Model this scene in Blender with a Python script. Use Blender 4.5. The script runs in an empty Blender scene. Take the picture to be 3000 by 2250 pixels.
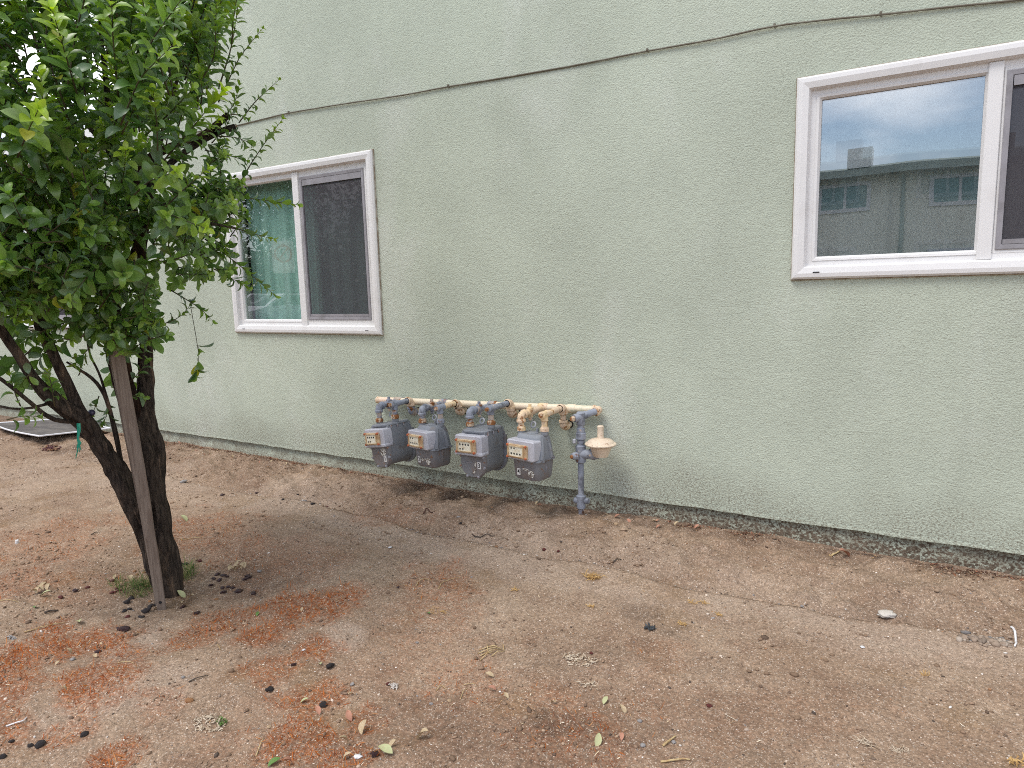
import bpy, bmesh, math, random
import numpy as np
from mathutils import Vector, Matrix, Euler

random.seed(7)
rng = np.random.default_rng(11)
S = bpy.context.scene
COL = S.collection

# ------------------------------------------------------------------ camera
CAM = np.array([0.0, -4.03, 1.5])
AX = np.array([[0.85415024, 0.51930285, -0.02742097],      # right
               [0.05053207, -0.13536456, -0.98950642],     # down
               [-0.51756533, 0.84380151, -0.14186311]])    # forward
FPX = 2000.0
cam = bpy.data.cameras.new('camera')
cam.sensor_fit = 'HORIZONTAL'
cam.sensor_width = 36.0
cam.lens = FPX / 3000 * 36
cam.clip_start = 0.05
cam.clip_end = 1500
camo = bpy.data.objects.new('camera', cam)
COL.objects.link(camo)
mw = Matrix.Identity(4)
for i in range(3):
    mw[i][0] = AX[0][i]; mw[i][1] = -AX[1][i]; mw[i][2] = -AX[2][i]; mw[i][3] = CAM[i]
camo.matrix_world = mw
S.camera = camo

# ------------------------------------------------------------------ world, sun, exposure
SUN_EL, SUN_AZ = math.radians(62), math.radians(205)      # azimuth from +Y, clockwise
W = bpy.data.worlds.new('World'); S.world = W; W.use_nodes = True
nt = W.node_tree; nt.nodes.clear()
out = nt.nodes.new('ShaderNodeOutputWorld'); bg = nt.nodes.new('ShaderNodeBackground')
sky = nt.nodes.new('ShaderNodeTexSky'); sky.sky_type = 'NISHITA'; sky.sun_disc = False
sky.sun_elevation = SUN_EL; sky.sun_rotation = SUN_AZ
sky.air_density = 1.0; sky.dust_density = 0.5; sky.ozone_density = 1.0
tc = nt.nodes.new('ShaderNodeTexCoord')
mp = nt.nodes.new('ShaderNodeMapping'); mp.inputs['Scale'].default_value = (1, 1, 2.2)
nz = nt.nodes.new('ShaderNodeTexNoise'); nz.inputs['Scale'].default_value = 2.1
nz.inputs['Detail'].default_value = 6; nz.inputs['Roughness'].default_value = .55
cr = nt.nodes.new('ShaderNodeValToRGB')
cr.color_ramp.elements[0].position = .44; cr.color_ramp.elements[0].color = (.08, .08, .08, 1)
cr.color_ramp.elements[1].position = .66
mx = nt.nodes.new('ShaderNodeMix'); mx.data_type = 'RGBA'
mx.inputs[7].default_value = (15.5, 15.3, 15.6, 1)
bg.inputs['Strength'].default_value = 0.1
L = nt.links.new
L(tc.outputs['Generated'], mp.inputs['Vector']); L(mp.outputs[0], nz.inputs['Vector'])
L(nz.outputs['Fac'], cr.inputs['Fac']); L(cr.outputs['Color'], mx.inputs['Factor'])
L(sky.outputs['Color'], mx.inputs[6]); L(mx.outputs[2], bg.inputs['Color']); L(bg.outputs[0], out.inputs['Surface'])

sl = bpy.data.lights.new('sun', 'SUN'); sl.energy = 1.4; sl.angle = math.radians(26); sl.color = (1, .95, .88)
so = bpy.data.objects.new('sun', sl); COL.objects.link(so)
sd = Vector((math.sin(SUN_AZ) * math.cos(SUN_EL), math.cos(SUN_AZ) * math.cos(SUN_EL), math.sin(SUN_EL)))
so.rotation_euler = (-sd).to_track_quat('-Z', 'Y').to_euler()
so.location = (0, -8, 12)

vs = S.view_settings
vs.view_transform = 'Standard'; vs.look = 'None'; vs.gamma = 1; vs.use_curve_mapping = False
vs.exposure = 0.76
S.render.engine = 'CYCLES'
S.cycles.use_denoising = False
S.cycles.sample_clamp_indirect = 6.0
S.cycles.filter_width = 1.0
S.cycles.max_bounces = 8
S.cycles.transparent_max_bounces = 24
S.cycles.caustics_reflective = False; S.cycles.caustics_refractive = False

# ------------------------------------------------------------------ survey helpers (photograph pixel -> place on a surface)
def ray(px, py):
    d = np.array([(px - 1500) / FPX, (py - 1125) / FPX, 1.0])
    return AX.T @ d
def project(P):
    q = (np.asarray(P) - CAM) @ AX.T
    return 1500 + FPX * q[..., 0] / q[..., 2], 1125 + FPX * q[..., 1] / q[..., 2], q[..., 2]
def on_plane(px, py, Y):
    d = ray(px, py); t = (Y - CAM[1]) / d[1]
    return CAM + d * t

# lattice value noise
_LAT = rng.random((256, 256))
def vnoise(x, y, s, ox=0.0):
    x = np.asarray(x) * s + 37.3 + ox; y = np.asarray(y) * s + 91.7 + ox * 1.7
    xi = np.floor(x).astype(int); yi = np.floor(y).astype(int)
    fx = x - xi; fy = y - yi
    fx = fx * fx * (3 - 2 * fx); fy = fy * fy * (3 - 2 * fy)
    g = lambda a, b: _LAT[a % 256, b % 256]
    return (g(xi, yi) * (1 - fx) + g(xi + 1, yi) * fx) * (1 - fy) + (g(xi, yi + 1) * (1 - fx) + g(xi + 1, yi + 1) * fx) * fy
def fbm(x, y, s, o=3, ox=0.0):
    r = 0; a = .5; t = 0
    for k in range(o):
        r = r + a * vnoise(x, y, s * 2 ** k, ox + 13 * k); t += a; a *= .55
    return r / t
def sstep(a, b, v):
    t = np.clip((v - a) / (b - a), 0, 1); return t * t * (3 - 2 * t)

TREE = np.array([-3.24, -2.14, 0.0])
def swale_y(x):
    return -0.80 + .05 * np.sin(x * 1.3 + .4) + .03 * np.sin(x * 3.1) + .02 * np.sin(x * 7.7)
def gz(x, y):
    x = np.asarray(x, float); y = np.asarray(y, float)
    near = np.exp(-np.clip(np.hypot(x + 2.5, y + 1.8) - 5, 0, 99) / 3)
    z = (fbm(x, y, .9, 3) - .5) * .05 * near
    z = z + (fbm(x, y, 5, 3, 5) - .5) * .022 * near
    z = z + (fbm(x, y, 20, 3, 9) - .5) * .016 * near
    sy = swale_y(x)
    on = sstep(-6.2, -4.9, x) * sstep(2.5, 1.2, x)
    d = y - sy                                      # >0 : strip next to the wall
    strip = sstep(.0, .012, d) * sstep(.9, .5, d + 0 * x)
    z = z - on * .045 * sstep(-.002, .012, d) * sstep(.30, .03, d)
    rough = (fbm(x, y, 9, 4, 21) - .44) * .12
    z = z + np.clip(rough, -.012, .045) * sstep(.03, .2, d) * sstep(.0, -.12, y) * near
    z = z + .018 * sstep(.1, .4, d) * sstep(0, -.3, y) * near
    rr = np.hypot((x - TREE[0]) , (y - TREE[1]))
    z = z - .045 * np.exp(-(rr / .42) ** 2) + .035 * np.exp(-((rr - .85) / .28) ** 2) * near
    return z
def on_ground(px, py, it=4):
    d = ray(px, py); z = 0.0
    for _ in range(it):
        t = (z - CAM[2]) / d[2]; p = CAM + d * t
        z = float(gz(p[0], p[1]))
    return np.array([p[0], p[1], z])

# ------------------------------------------------------------------ material helpers
def new_mat(name):
    m = bpy.data.materials.new(name); m.use_nodes = True
    t = m.node_tree; b = t.nodes['Principled BSDF']
    return m, t, b
def node(t, kind, **kw):
    n = t.nodes.new(kind)
    for k, v in kw.items():
        if k.startswith('i_'):
            n.inputs[k[2:].replace('_', ' ')].default_value = v
        else:
            setattr(n, k, v)
    return n
def coords(t, space='Object', jitter=False):
    if space == 'World':
        return node(t, 'ShaderNodeNewGeometry').outputs['Position']
    o = node(t, 'ShaderNodeTexCoord').outputs['Object']
    if jitter:
        oi = node(t, 'ShaderNodeObjectInfo')
        ml = node(t, 'ShaderNodeMath', operation='MULTIPLY'); ml.inputs[1].default_value = 31.0
        t.links.new(oi.outputs['Random'], ml.inputs[0])
        ad = node(t, 'ShaderNodeVectorMath', operation='ADD')
        t.links.new(o, ad.inputs[0]); t.links.new(ml.outputs[0], ad.inputs[1])
        o = ad.outputs[0]
    return o
def stretch(t, v, sc):
    m = node(t, 'ShaderNodeMapping'); m.inputs['Scale'].default_value = sc
    t.links.new(v, m.inputs['Vector']); return m.outputs[0]
def noise_mask(t, v, scale, lo, hi, detail=4, rough=.6):
    n = node(t, 'ShaderNodeTexNoise'); n.inputs['Scale'].default_value = scale
    n.inputs['Detail'].default_value = detail; n.inputs['Roughness'].default_value = rough
    t.links.new(v, n.inputs['Vector'])
    r = node(t, 'ShaderNodeMapRange', interpolation_type='SMOOTHSTEP')
    r.inputs['From Min'].default_value = lo; r.inputs['From Max'].default_value = hi
    t.links.new(n.outputs['Fac'], r.inputs['Value'])
    return r.outputs['Result']
def mixc(t, fac, a, b, blend='MIX'):
    m = node(t, 'ShaderNodeMix', data_type='RGBA', blend_type=blend)
    for s, v in ((0, fac), (6, a), (7, b)):
        if isinstance(v, (int, float)): m.inputs[s].default_value = v
        elif isinstance(v, tuple): m.inputs[s].default_value = (*v, 1) if len(v) == 3 else v
        else: t.links.new(v, m.inputs[s])
    return m.outputs[2]
def mth(t, op, a, b=None, clamp=False):
    m = node(t, 'ShaderNodeMath', operation=op, use_clamp=clamp)
    for s, v in ((0, a), (1, b)):
        if v is None: continue
        if isinstance(v, (int, float)): m.inputs[s].default_value = v
        else: t.links.new(v, m.inputs[s])
    return m.outputs[0]
def bump(t, b, h, strength=.5, dist=.01):
    n = node(t, 'ShaderNodeBump'); n.inputs['Strength'].default_value = strength
    n.inputs['Distance'].default_value = dist
    t.links.new(h, n.inputs['Height']); t.links.new(n.outputs[0], b.inputs['Normal'])
def layered(name, base, rough=.6, layers=(), spec=.4, bmp=None, space='Object', jitter=False, metallic=0, sc=(1, 1, 1)):
    """base colour with noise-masked layers: (colour, scale, lo, hi, detail)"""
    m, t, b = new_mat(name)
    v = stretch(t, coords(t, space, jitter), sc)
    c = base
    for col, scale, lo, hi, *det in layers:
        c = mixc(t, noise_mask(t, v, scale, lo, hi, det[0] if det else 4), c, col)
    if isinstance(c, tuple): b.inputs['Base Color'].default_value = (*c, 1)
    else: t.links.new(c, b.inputs['Base Color'])
    b.inputs['Roughness'].default_value = rough
    b.inputs['Specular IOR Level'].default_value = spec
    b.inputs['Metallic'].default_value = metallic
    if bmp:
        bump(t, b, noise_mask(t, v, bmp[0], 0, 1, 4), bmp[1], bmp[2])
    return m

# ---- wall stucco
def mat_stucco(name, peel=False, base=(.515, .565, .465)):
    m, t, b = new_mat(name)
    v = coords(t, 'World')
    sep = node(t, 'ShaderNodeSeparateXYZ'); t.links.new(v, sep.inputs[0])
    X, Z = sep.outputs['X'], sep.outputs['Z']
    big = noise_mask(t, v, .9, .3, .7, 5)
    c = mixc(t, big, base, tuple(k * .87 for k in base))
    mid = noise_mask(t, v, 7, .35, .75, 4)
    c = mixc(t, mth(t, 'MULTIPLY', mid, .35), c, tuple(k * f for k, f in zip(base, (.90, .90, .90))))
    # weathered grey bloom, in soft vertical-ish clouds
    bl = noise_mask(t, stretch(t, v, (1.2, 1, .7)), 1.3, .50, .75, 5)
    c = mixc(t, mth(t, 'MULTIPLY', bl, .50), c, (.62, .645, .585))
    # faint run-off streaks and repaired areas
    stv = noise_mask(t, stretch(t, v, (9, 1, .35)), 1.0, .50, .74, 5)
    c = mixc(t, mth(t, 'MULTIPLY', stv, .10), c, tuple(k * .72 for k in base))
    rp = noise_mask(t, v, .55, .56, .60, 2)
    c = mixc(t, mth(t, 'MULTIPLY', rp, .30), c, tuple(k * 1.07 for k in base))
    # dirt caught in the pits
    pit = noise_mask(t, v, 105, .50, .68, 3, .6)
    patch = noise_mask(t, v, 1.7, .40, .72, 4)
    c = mixc(t, mth(t, 'MULTIPLY', pit, mth(t, 'MULTIPLY', patch, .55)), c, (.21, .22, .17))
    dots = noise_mask(t, v, 60, .66, .72, 2)
    c = mixc(t, mth(t, 'MULTIPLY', dots, .45), c, (.17, .18, .13))
    # splash dirt near the ground, uneven in height
    hz = mth(t, 'ADD', Z, mth(t, 'MULTIPLY', noise_mask(t, v, 2.2, .2, .8, 4), -.30))
    low = node(t, 'ShaderNodeMapRange', interpolation_type='SMOOTHSTEP')
    low.inputs['From Min'].default_value = .30; low.inputs['From Max'].default_value = -.02
    t.links.new(hz, low.inputs['Value'])
    sp = noise_mask(t, v, 85, .44, .64, 5, .75)
    c = mixc(t, mth(t, 'MULTIPLY', mth(t, 'MULTIPLY', low.outputs[0], sp), .78), c, (.17, .135, .095))
    if peel:
        c = mixc(t, mth(t, 'MULTIPLY', noise_mask(t, v, 9, .3, .65, 5), .55), c, (.20, .165, .12))
        right = node(t, 'ShaderNodeMapRange'); right.inputs['From Min'].default_value = -4.2; right.inputs['From Max'].default_value = -.6
        right.inputs['To Min'].default_value = -.10; right.inputs['To Max'].default_value = .02
        t.links.new(X, right.inputs['Value'])
        up = node(t, 'ShaderNodeMapRange'); up.inputs['From Min'].default_value = .0; up.inputs['From Max'].default_value = .13
        up.inputs['To Min'].default_value = .05; up.inputs['To Max'].default_value = -.04
        t.links.new(Z, up.inputs['Value'])
        n = node(t, 'ShaderNodeTexNoise'); n.inputs['Scale'].default_value = 75; n.inputs['Detail'].default_value = 7; n.inputs['Roughness'].default_value = .68
        t.links.new(stretch(t, v, (.8, 1, 1)), n.inputs['Vector'])
        s = mth(t, 'ADD', mth(t, 'ADD', n.outputs['Fac'], right.outputs[0]), up.outputs[0])
        r = node(t, 'ShaderNodeMapRange'); r.inputs['From Min'].default_value = .48; r.inputs['From Max'].default_value = .56
        t.links.new(s, r.inputs['Value'])
        c = mixc(t, r.outputs[0], c, mixc(t, noise_mask(t, v, 30, .3, .7), (.085, .064, .046), (.17, .13, .095)))
    t.links.new(c, b.inputs['Base Color'])
    b.inputs['Roughness'].default_value = .92; b.inputs['Specular IOR Level'].default_value = .18
    n1 = node(t, 'ShaderNodeTexNoise'); n1.inputs['Scale'].default_value = 105; n1.inputs['Detail'].default_value = 4; n1.inputs['Roughness'].default_value = .6
    t.links.new(stretch(t, v, (1, 1, 1.15)), n1.inputs['Vector'])
    n2 = node(t, 'ShaderNodeTexNoise'); n2.inputs['Scale'].default_value = 30; n2.inputs['Detail'].default_value = 3
    t.links.new(v, n2.inputs['Vector'])
    hgt = mth(t, 'ADD', n1.outputs['Fac'], mth(t, 'MULTIPLY', n2.outputs['Fac'], .55))
    bump(t, b, hgt, .8, .009)
    return m

def mat_ground():
    m, t, b = new_mat('dirt')
    v = coords(t, 'World')
    at = node(t, 'ShaderNodeAttribute'); at.attribute_name = 'soil'
    sp = node(t, 'ShaderNodeSeparateColor'); t.links.new(at.outputs['Color'], sp.inputs[0])
    moss, dark, pale = sp.outputs[0], sp.outputs[1], sp.outputs[2]
    big = noise_mask(t, v, 1.6, .32, .68, 6)
    c = mixc(t, big, (.305, .206, .140), (.405, .293, .206))
    c = mixc(t, mth(t, 'MULTIPLY', noise_mask(t, v, 6, .45, .72, 5), .55), c, (.215, .130, .086))
    c = mixc(t, mth(t, 'MULTIPLY', pale, .7), c, (.47, .365, .285))
    # olive-brown crust in broad patches
    c = mixc(t, mth(t, 'MULTIPLY', noise_mask(t, v, 2.7, .52, .72, 6), .5), c, (.235, .140, .066))
    # moss
    mn = noise_mask(t, v, 55, .40, .60, 6, .75)
    mf = mth(t, 'MULTIPLY', moss, mth(t, 'ADD', mth(t, 'MULTIPLY', mn, .75), .18), True)
    mcol = mixc(t, noise_mask(t, v, 12, .3, .7), (.37, .110, .028), (.25, .075, .024))
    c = mixc(t, mf, c, mcol)
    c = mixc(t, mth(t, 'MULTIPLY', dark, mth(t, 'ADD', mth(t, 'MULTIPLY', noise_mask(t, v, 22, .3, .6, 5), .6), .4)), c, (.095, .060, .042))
    # sand grain
    vo = node(t, 'ShaderNodeTexVoronoi'); vo.inputs['Scale'].default_value = 260
    t.links.new(v, vo.inputs['Vector'])
    g = node(t, 'ShaderNodeSeparateColor'); t.links.new(vo.outputs['Color'], g.inputs[0])
    r1 = node(t, 'ShaderNodeMapRange'); r1.inputs['From Min'].default_value = .86; r1.inputs['From Max'].default_value = .98
    t.links.new(g.outputs[0], r1.inputs['Value'])
    r2 = node(t, 'ShaderNodeMapRange'); r2.inputs['From Min'].default_value = .80; r2.inputs['From Max'].default_value = .95
    t.links.new(g.outputs[1], r2.inputs['Value'])
    c = mixc(t, mth(t, 'MULTIPLY', r2.outputs[0], .62), c, (.13, .092, .07))
    c = mixc(t, mth(t, 'MULTIPLY', r1.outputs[0], .55), c, (.72, .62, .52))
    v2 = node(t, 'ShaderNodeTexVoronoi'); v2.inputs['Scale'].default_value = 115
    t.links.new(v, v2.inputs['Vector'])
    g2 = node(t, 'ShaderNodeSeparateColor'); t.links.new(v2.outputs['Color'], g2.inputs[0])
    r3 = node(t, 'ShaderNodeMapRange'); r3.inputs['To Min'].default_value = .80; r3.inputs['To Max'].default_value = 1.16
    t.links.new(g2.outputs[2], r3.inputs['Value'])
    hs = node(t, 'ShaderNodeHueSaturation'); t.links.new(c, hs.inputs['Color']); t.links.new(r3.outputs[0], hs.inputs['Value']); c = hs.outputs[0]
    n5 = node(t, 'ShaderNodeTexNoise'); n5.inputs['Scale'].default_value = 70; n5.inputs['Detail'].default_value = 5; n5.inputs['Roughness'].default_value = .75; t.links.new(v, n5.inputs['Vector'])
    r5 = node(t, 'ShaderNodeMapRange'); r5.inputs['From Min'].default_value = .3; r5.inputs['From Max'].default_value = .7; r5.inputs['To Min'].default_value = .70; r5.inputs['To Max'].default_value = 1.25
    t.links.new(n5.outputs['Fac'], r5.inputs['Value'])
    h5 = node(t, 'ShaderNodeHueSaturation'); t.links.new(c, h5.inputs['Color']); t.links.new(r5.outputs[0], h5.inputs['Value']); c = h5.outputs[0]
    t.links.new(c, b.inputs['Base Color'])
    b.inputs['Roughness'].default_value = .95; b.inputs['Specular IOR Level'].default_value = .12
    n1 = node(t, 'ShaderNodeTexNoise'); n1.inputs['Scale'].default_value = 42; n1.inputs['Detail'].default_value = 8; n1.inputs['Roughness'].default_value = .72
    t.links.new(v, n1.inputs['Vector'])
    h = mth(t, 'ADD', n1.outputs['Fac'], mth(t, 'MULTIPLY', vo.outputs['Distance'], -.25))
    bump(t, b, h, .55, .018)
    return m

def mat_attr(name, attr='tint', rough=.8, spec=.3, trans=0.0, coat=0.0):
    m, t, b = new_mat(name)
    a = node(t, 'ShaderNodeAttribute'); a.attribute_name = attr
    t.links.new(a.outputs['Color'], b.inputs['Base Color'])
    b.inputs['Roughness'].default_value = rough; b.inputs['Specular IOR Level'].default_value = spec
    if trans:
        tr = node(t, 'ShaderNodeBsdfTranslucent')
        hs = node(t, 'ShaderNodeHueSaturation'); hs.inputs['Value'].default_value = 1.6; hs.inputs['Saturation'].default_value = 1.1
        t.links.new(a.outputs['Color'], hs.inputs['Color']); t.links.new(hs.outputs[0], tr.inputs['Color'])
        ms = node(t, 'ShaderNodeMixShader'); ms.inputs[0].default_value = trans
        t.links.new(b.outputs[0], ms.inputs[1]); t.links.new(tr.outputs[0], ms.inputs[2])
        t.links.new(ms.outputs[0], t.nodes['Material Output'].inputs['Surface'])
    return m

def mat_glass(name, ior, tint=(.93, .97, .95), gl=(1, 1, 1)):
    m = bpy.data.materials.new(name); m.use_nodes = True; t = m.node_tree; t.nodes.clear()
    o = node(t, 'ShaderNodeOutputMaterial'); ms = node(t, 'ShaderNodeMixShader')
    tr = node(t, 'ShaderNodeBsdfTransparent'); tr.inputs[0].default_value = (*tint, 1)
    gs = node(t, 'ShaderNodeBsdfGlossy'); gs.inputs['Roughness'].default_value = 0; gs.inputs['Color'].default_value = (*gl, 1)
    lw = node(t, 'ShaderNodeLayerWeight'); lw.inputs['Blend'].default_value = .5
    r0 = ((ior - 1) / (ior + 1)) ** 2
    p5 = mth(t, 'POWER', lw.outputs['Facing'], 5.0); fac = mth(t, 'MULTIPLY_ADD', p5, 1 - r0); fac.node.inputs[2].default_value = r0
    v = coords(t, 'Object')
    n = node(t, 'ShaderNodeTexNoise'); n.inputs['Scale'].default_value = 1.3; n.inputs['Detail'].default_value = 1
    t.links.new(v, n.inputs['Vector'])
    bp = node(t, 'ShaderNodeBump'); bp.inputs['Strength'].default_value = .35; bp.inputs['Distance'].default_value = .006
    t.links.new(n.outputs['Fac'], bp.inputs['Height']); t.links.new(bp.outputs[0], gs.inputs['Normal'])
    L = t.links.new
    L(fac, ms.inputs[0]); L(tr.outputs[0], ms.inputs[1]); L(gs.outputs[0], ms.inputs[2]); L(ms.outputs[0], o.inputs['Surface'])
    return m
def mat_screen(name, col, hole):
    m = bpy.data.materials.new(name); m.use_nodes = True; t = m.node_tree; t.nodes.clear()
    o = node(t, 'ShaderNodeOutputMaterial'); ms = node(t, 'ShaderNodeMixShader')
    tr = node(t, 'ShaderNodeBsdfTransparent'); df = node(t, 'ShaderNodeBsdfDiffuse')
    df.inputs[0].default_value = (*col, 1); ms.inputs[0].default_value = 1 - hole
    L = t.links.new
    L(tr.outputs[0], ms.inputs[1]); L(df.outputs[0], ms.inputs[2]); L(ms.outputs[0], o.inputs['Surface'])
    return m

MT = {}
MT['stucco'] = mat_stucco('stucco')
MT['foundation'] = mat_stucco('peeling_foundation', True)
MT['dirt'] = mat_ground()
MT['vinyl'] = layered('white_vinyl', (.72, .712, .705), .35, [((.64, .625, .61), 5, .5, .8), ((.45, .40, .36), 60, .70, .78, 3)], .45)
MT['greymetal'] = layered('grey_sash', (.30, .29, .31), .45, [((.22, .21, .22), 8, .4, .7)], .4)
MT['blackgap'] = layered('black_seal', (.012, .012, .014), .7)
MT['roofing'] = layered('roofing', (.16, .15, .14), .9, [((.10, .09, .09), 4, .4, .6)])
MT['beige'] = layered('beige_paint', (.72, .55, .40), .5, [((.80, .60, .34), 9, .45, .7), ((.34, .16, .06), 26, .56, .64), ((.10, .05, .03), 40, .64, .70)], .4, (40, .25, .003), jitter=True)
MT['header'] = layered('cream_pipe_paint', (.76, .66, .50), .5, [((.80, .55, .42), 3, .5, .7), ((.40, .46, .34), 5, .55, .70), ((.30, .15, .07), 40, .68, .74)], .4)
MT['bluegrey'] = layered('blue_grey_paint', (.245, .27, .33), .5, [((.33, .35, .40), 6, .4, .7), ((.62, .47, .34), 15, .64, .70), ((.20, .085, .035), 24, .61, .68), ((.14, .15, .18), 12, .52, .66)], .4, (40, .25, .003), jitter=True)
MT['mixpaint'] = layered('worn_mixed_paint', (.50, .41, .34), .55, [((.26, .28, .34), 9, .42, .55), ((.24, .095, .03), 20, .56, .64)], .4, (40, .3, .003), jitter=True)
MT['rust'] = layered('rusty_nut', (.28, .12, .045), .75, [((.60, .46, .33), 22, .50, .56), ((.10, .045, .025), 34, .55, .65)], .3, (60, .5, .003), jitter=True)
MT['meter'] = layered('grey_meter_paint', (.215, .230, .258), .55, [((.255, .27, .295), 5, .35, .7), ((.185, .155, .140), 9, .52, .72), ((.23, .11, .06), 34, .66, .74), ((.09, .09, .10), 50, .66, .72)], .35, (60, .15, .002), jitter=True)
MT['meterface'] = layered('dusty_meter_front', (.205, .205, .215), .65, [((.20, .165, .15), 7, .4, .7), ((.25, .125, .065), 40, .60, .70), ((.24, .24, .27), 16, .58, .70)], .3, (60, .2, .002), jitter=True)
MT['lavender'] = layered('pale_index_cover', (.51, .51, .555), .5, [((.44, .44, .49), 6, .4, .7), ((.42, .30, .22), 60, .68, .75)], .4, jitter=True)
MT['yellowed'] = layered('yellowed_plastic', (.60, .46, .28), .25, [((.44, .28, .15), 14, .42, .6), ((.62, .48, .30), 20, .55, .7)], .6, jitter=True)
MT['orange'] = layered('orange_screw', (.50, .13, .05), .55, [((.30, .10, .05), 60, .5, .6)])
MT['dial'] = layered('cream_dial', (.80, .76, .62), .5, [((.66, .56, .40), 24, .5, .65)], jitter=True)
MT['ink'] = layered('black_ink', (.03, .03, .03), .6)
MT['sticker'] = layered('white_sticker', (.72, .70, .68), .6, [((.40, .34, .30), 90, .62, .70)], jitter=True)
MT['peeled'] = layered('peeling_sticker', (.70, .68, .62), .6, [((.16, .13, .11), 75, .47, .53)], jitter=True)
MT['bolt'] = layered('grey_bolt', (.30, .30, .33), .45, [((.26, .13, .07), 60, .52, .6)], jitter=True)
MT['tag'] = layered('grey_washer', (.42, .43, .47), .5)
MT['regulator'] = layered('pink_beige_paint', (.68, .555, .43), .55, [((.72, .60, .46), 8, .4, .7), ((.35, .19, .10), 50, .60, .70), ((.20, .10, .06), 30, .68, .74)], .4, (40, .3, .003))
MT['cable'] = layered('brown_cable', (.135, .118, .088), .7, [((.20, .19, .15), 6, .45, .65)])
MT['wood'] = None
MT['plum'] = layered('shrivelled_plum', (.035, .014, .016), .42, [((.085, .018, .016), 30, .45, .65), ((.012, .009, .012), 22, .5, .7)], .5, (80, .8, .004), jitter=True)
MT['blackplum'] = layered('black_plum', (.026, .021, .022), .55, [((.055, .035, .03), 40, .5, .7)], .4, (80, .8, .004), jitter=True)
MT['redplum'] = layered('red_plum', (.13, .020, .014), .4, [((.05, .012, .012), 30, .45, .65)], .5, (80, .6, .004), jitter=True)
MT['pit'] = layered('plum_stone', (.36, .20, .10), .8, [((.24, .11, .05), 60, .4, .6)], .2, (120, .6, .003), jitter=True)
MT['dryleaf'] = layered('dry_leaf', (.48, .375, .235), .75, [((.34, .22, .12), 30, .48, .68), ((.68, .60, .46), 12, .55, .7)], .2, jitter=True)
MT['paleleaf'] = layered('pale_green_leaf', (.42, .46, .24), .7, [((.46, .40, .24), 20, .45, .6)], .2, jitter=True)
MT['greenleaf'] = layered('fresh_green_leaf', (.09, .19, .045), .5, [((.16, .24, .07), 20, .45, .6)], .3, jitter=True)
MT['pinkleaf'] = layered('pinkish_dead_leaf', (.46, .235, .165), .75, [((.36, .17, .10), 25, .45, .65)], .2, jitter=True)
MT['straw'] = layered('straw', (.52, .40, .215), .75, [((.40, .27, .13), 40, .45, .6)], .2, jitter=True)
MT['twig'] = layered('dark_twig', (.055, .042, .034), .85, [((.09, .07, .055), 50, .45, .6)], jitter=True)
MT['rock'] = layered('white_rock', (.66, .61, .55), .85, [((.50, .45, .40), 20, .5, .7)], .2, (60, .5, .006))
MT['greystone'] = layered('grey_stone', (.33, .31, .30), .85, [((.22, .20, .19), 30, .5, .7)], .2, (60, .5, .004), jitter=True)
MT['tanstone'] = layered('tan_stone', (.46, .33, .21), .85, [((.36, .24, .15), 30, .5, .7)], .2, (60, .5, .004), jitter=True)
MT['whiteplastic'] = layered('white_plastic', (.72, .71, .72), .4, [((.50, .47, .44), 30, .55, .7)])
MT['blackplastic'] = layered('black_plastic', (.035, .040, .045), .45, [((.08, .08, .085), 30, .5, .7)])
MT['tape'] = layered('green_tie_tape', (.005, .27, .175), .35, [((.004, .20, .13), 20, .45, .65)], .5)
MT['screenframe'] = layered('white_screen_frame', (.74, .74, .77), .4, [((.50, .48, .46), 14, .58, .7)])
MT['meshcloth'] = layered('grey_mesh', (.105, .095, .092), .8, [((.155, .14, .13), 3, .42, .62), ((.22, .18, .15), 9, .60, .75)], .2, sc=(1, 3, 1))
MT['leaf'] = mat_attr('plum_leaf', 'tint', .33, .75, .34)
MT['pebble'] = mat_attr('gravel', 'tint', .85, .25)
MT['litter'] = mat_attr('litter', 'tint', .8, .2)
MT['fibre'] = mat_attr('dead_moss', 'tint', .85, .15, .2)
MT['glassA'] = mat_glass('outer_glass', 3.4, (.93, .97, .95), (.95, .97, 1.0))
MT['glassB'] = mat_glass('inner_glass', 2.5, (.90, .96, .94), (.93, .97, 1.0))
MT['glassC'] = mat_glass('front_glass', 2.55, (.95, .98, .96), (.98, .96, 1.0))
MT['glassD'] = mat_glass('rear_glass', 1.9, (.95, .98, .96), (.96, .96, 1.0))
MT['caulk'] = layered('brown_caulk', (.26, .21, .155), .8, [((.46, .43, .36), 14, .45, .6)])
MT['insect'] = mat_screen('insect_screen', (.085, .080, .090), .30)
MT['teal'] = layered('teal_curtain', (.42, .66, .60), .85, [((.46, .70, .64), 3, .4, .7)], .2)
MT['greycurtain'] = layered('pale_curtain', (.10, .12, .135), .85, [((.065, .08, .09), 2, .4, .7)], .2)
MT['room'] = layered('room_paint', (.30, .29, .27), .9)

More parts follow.
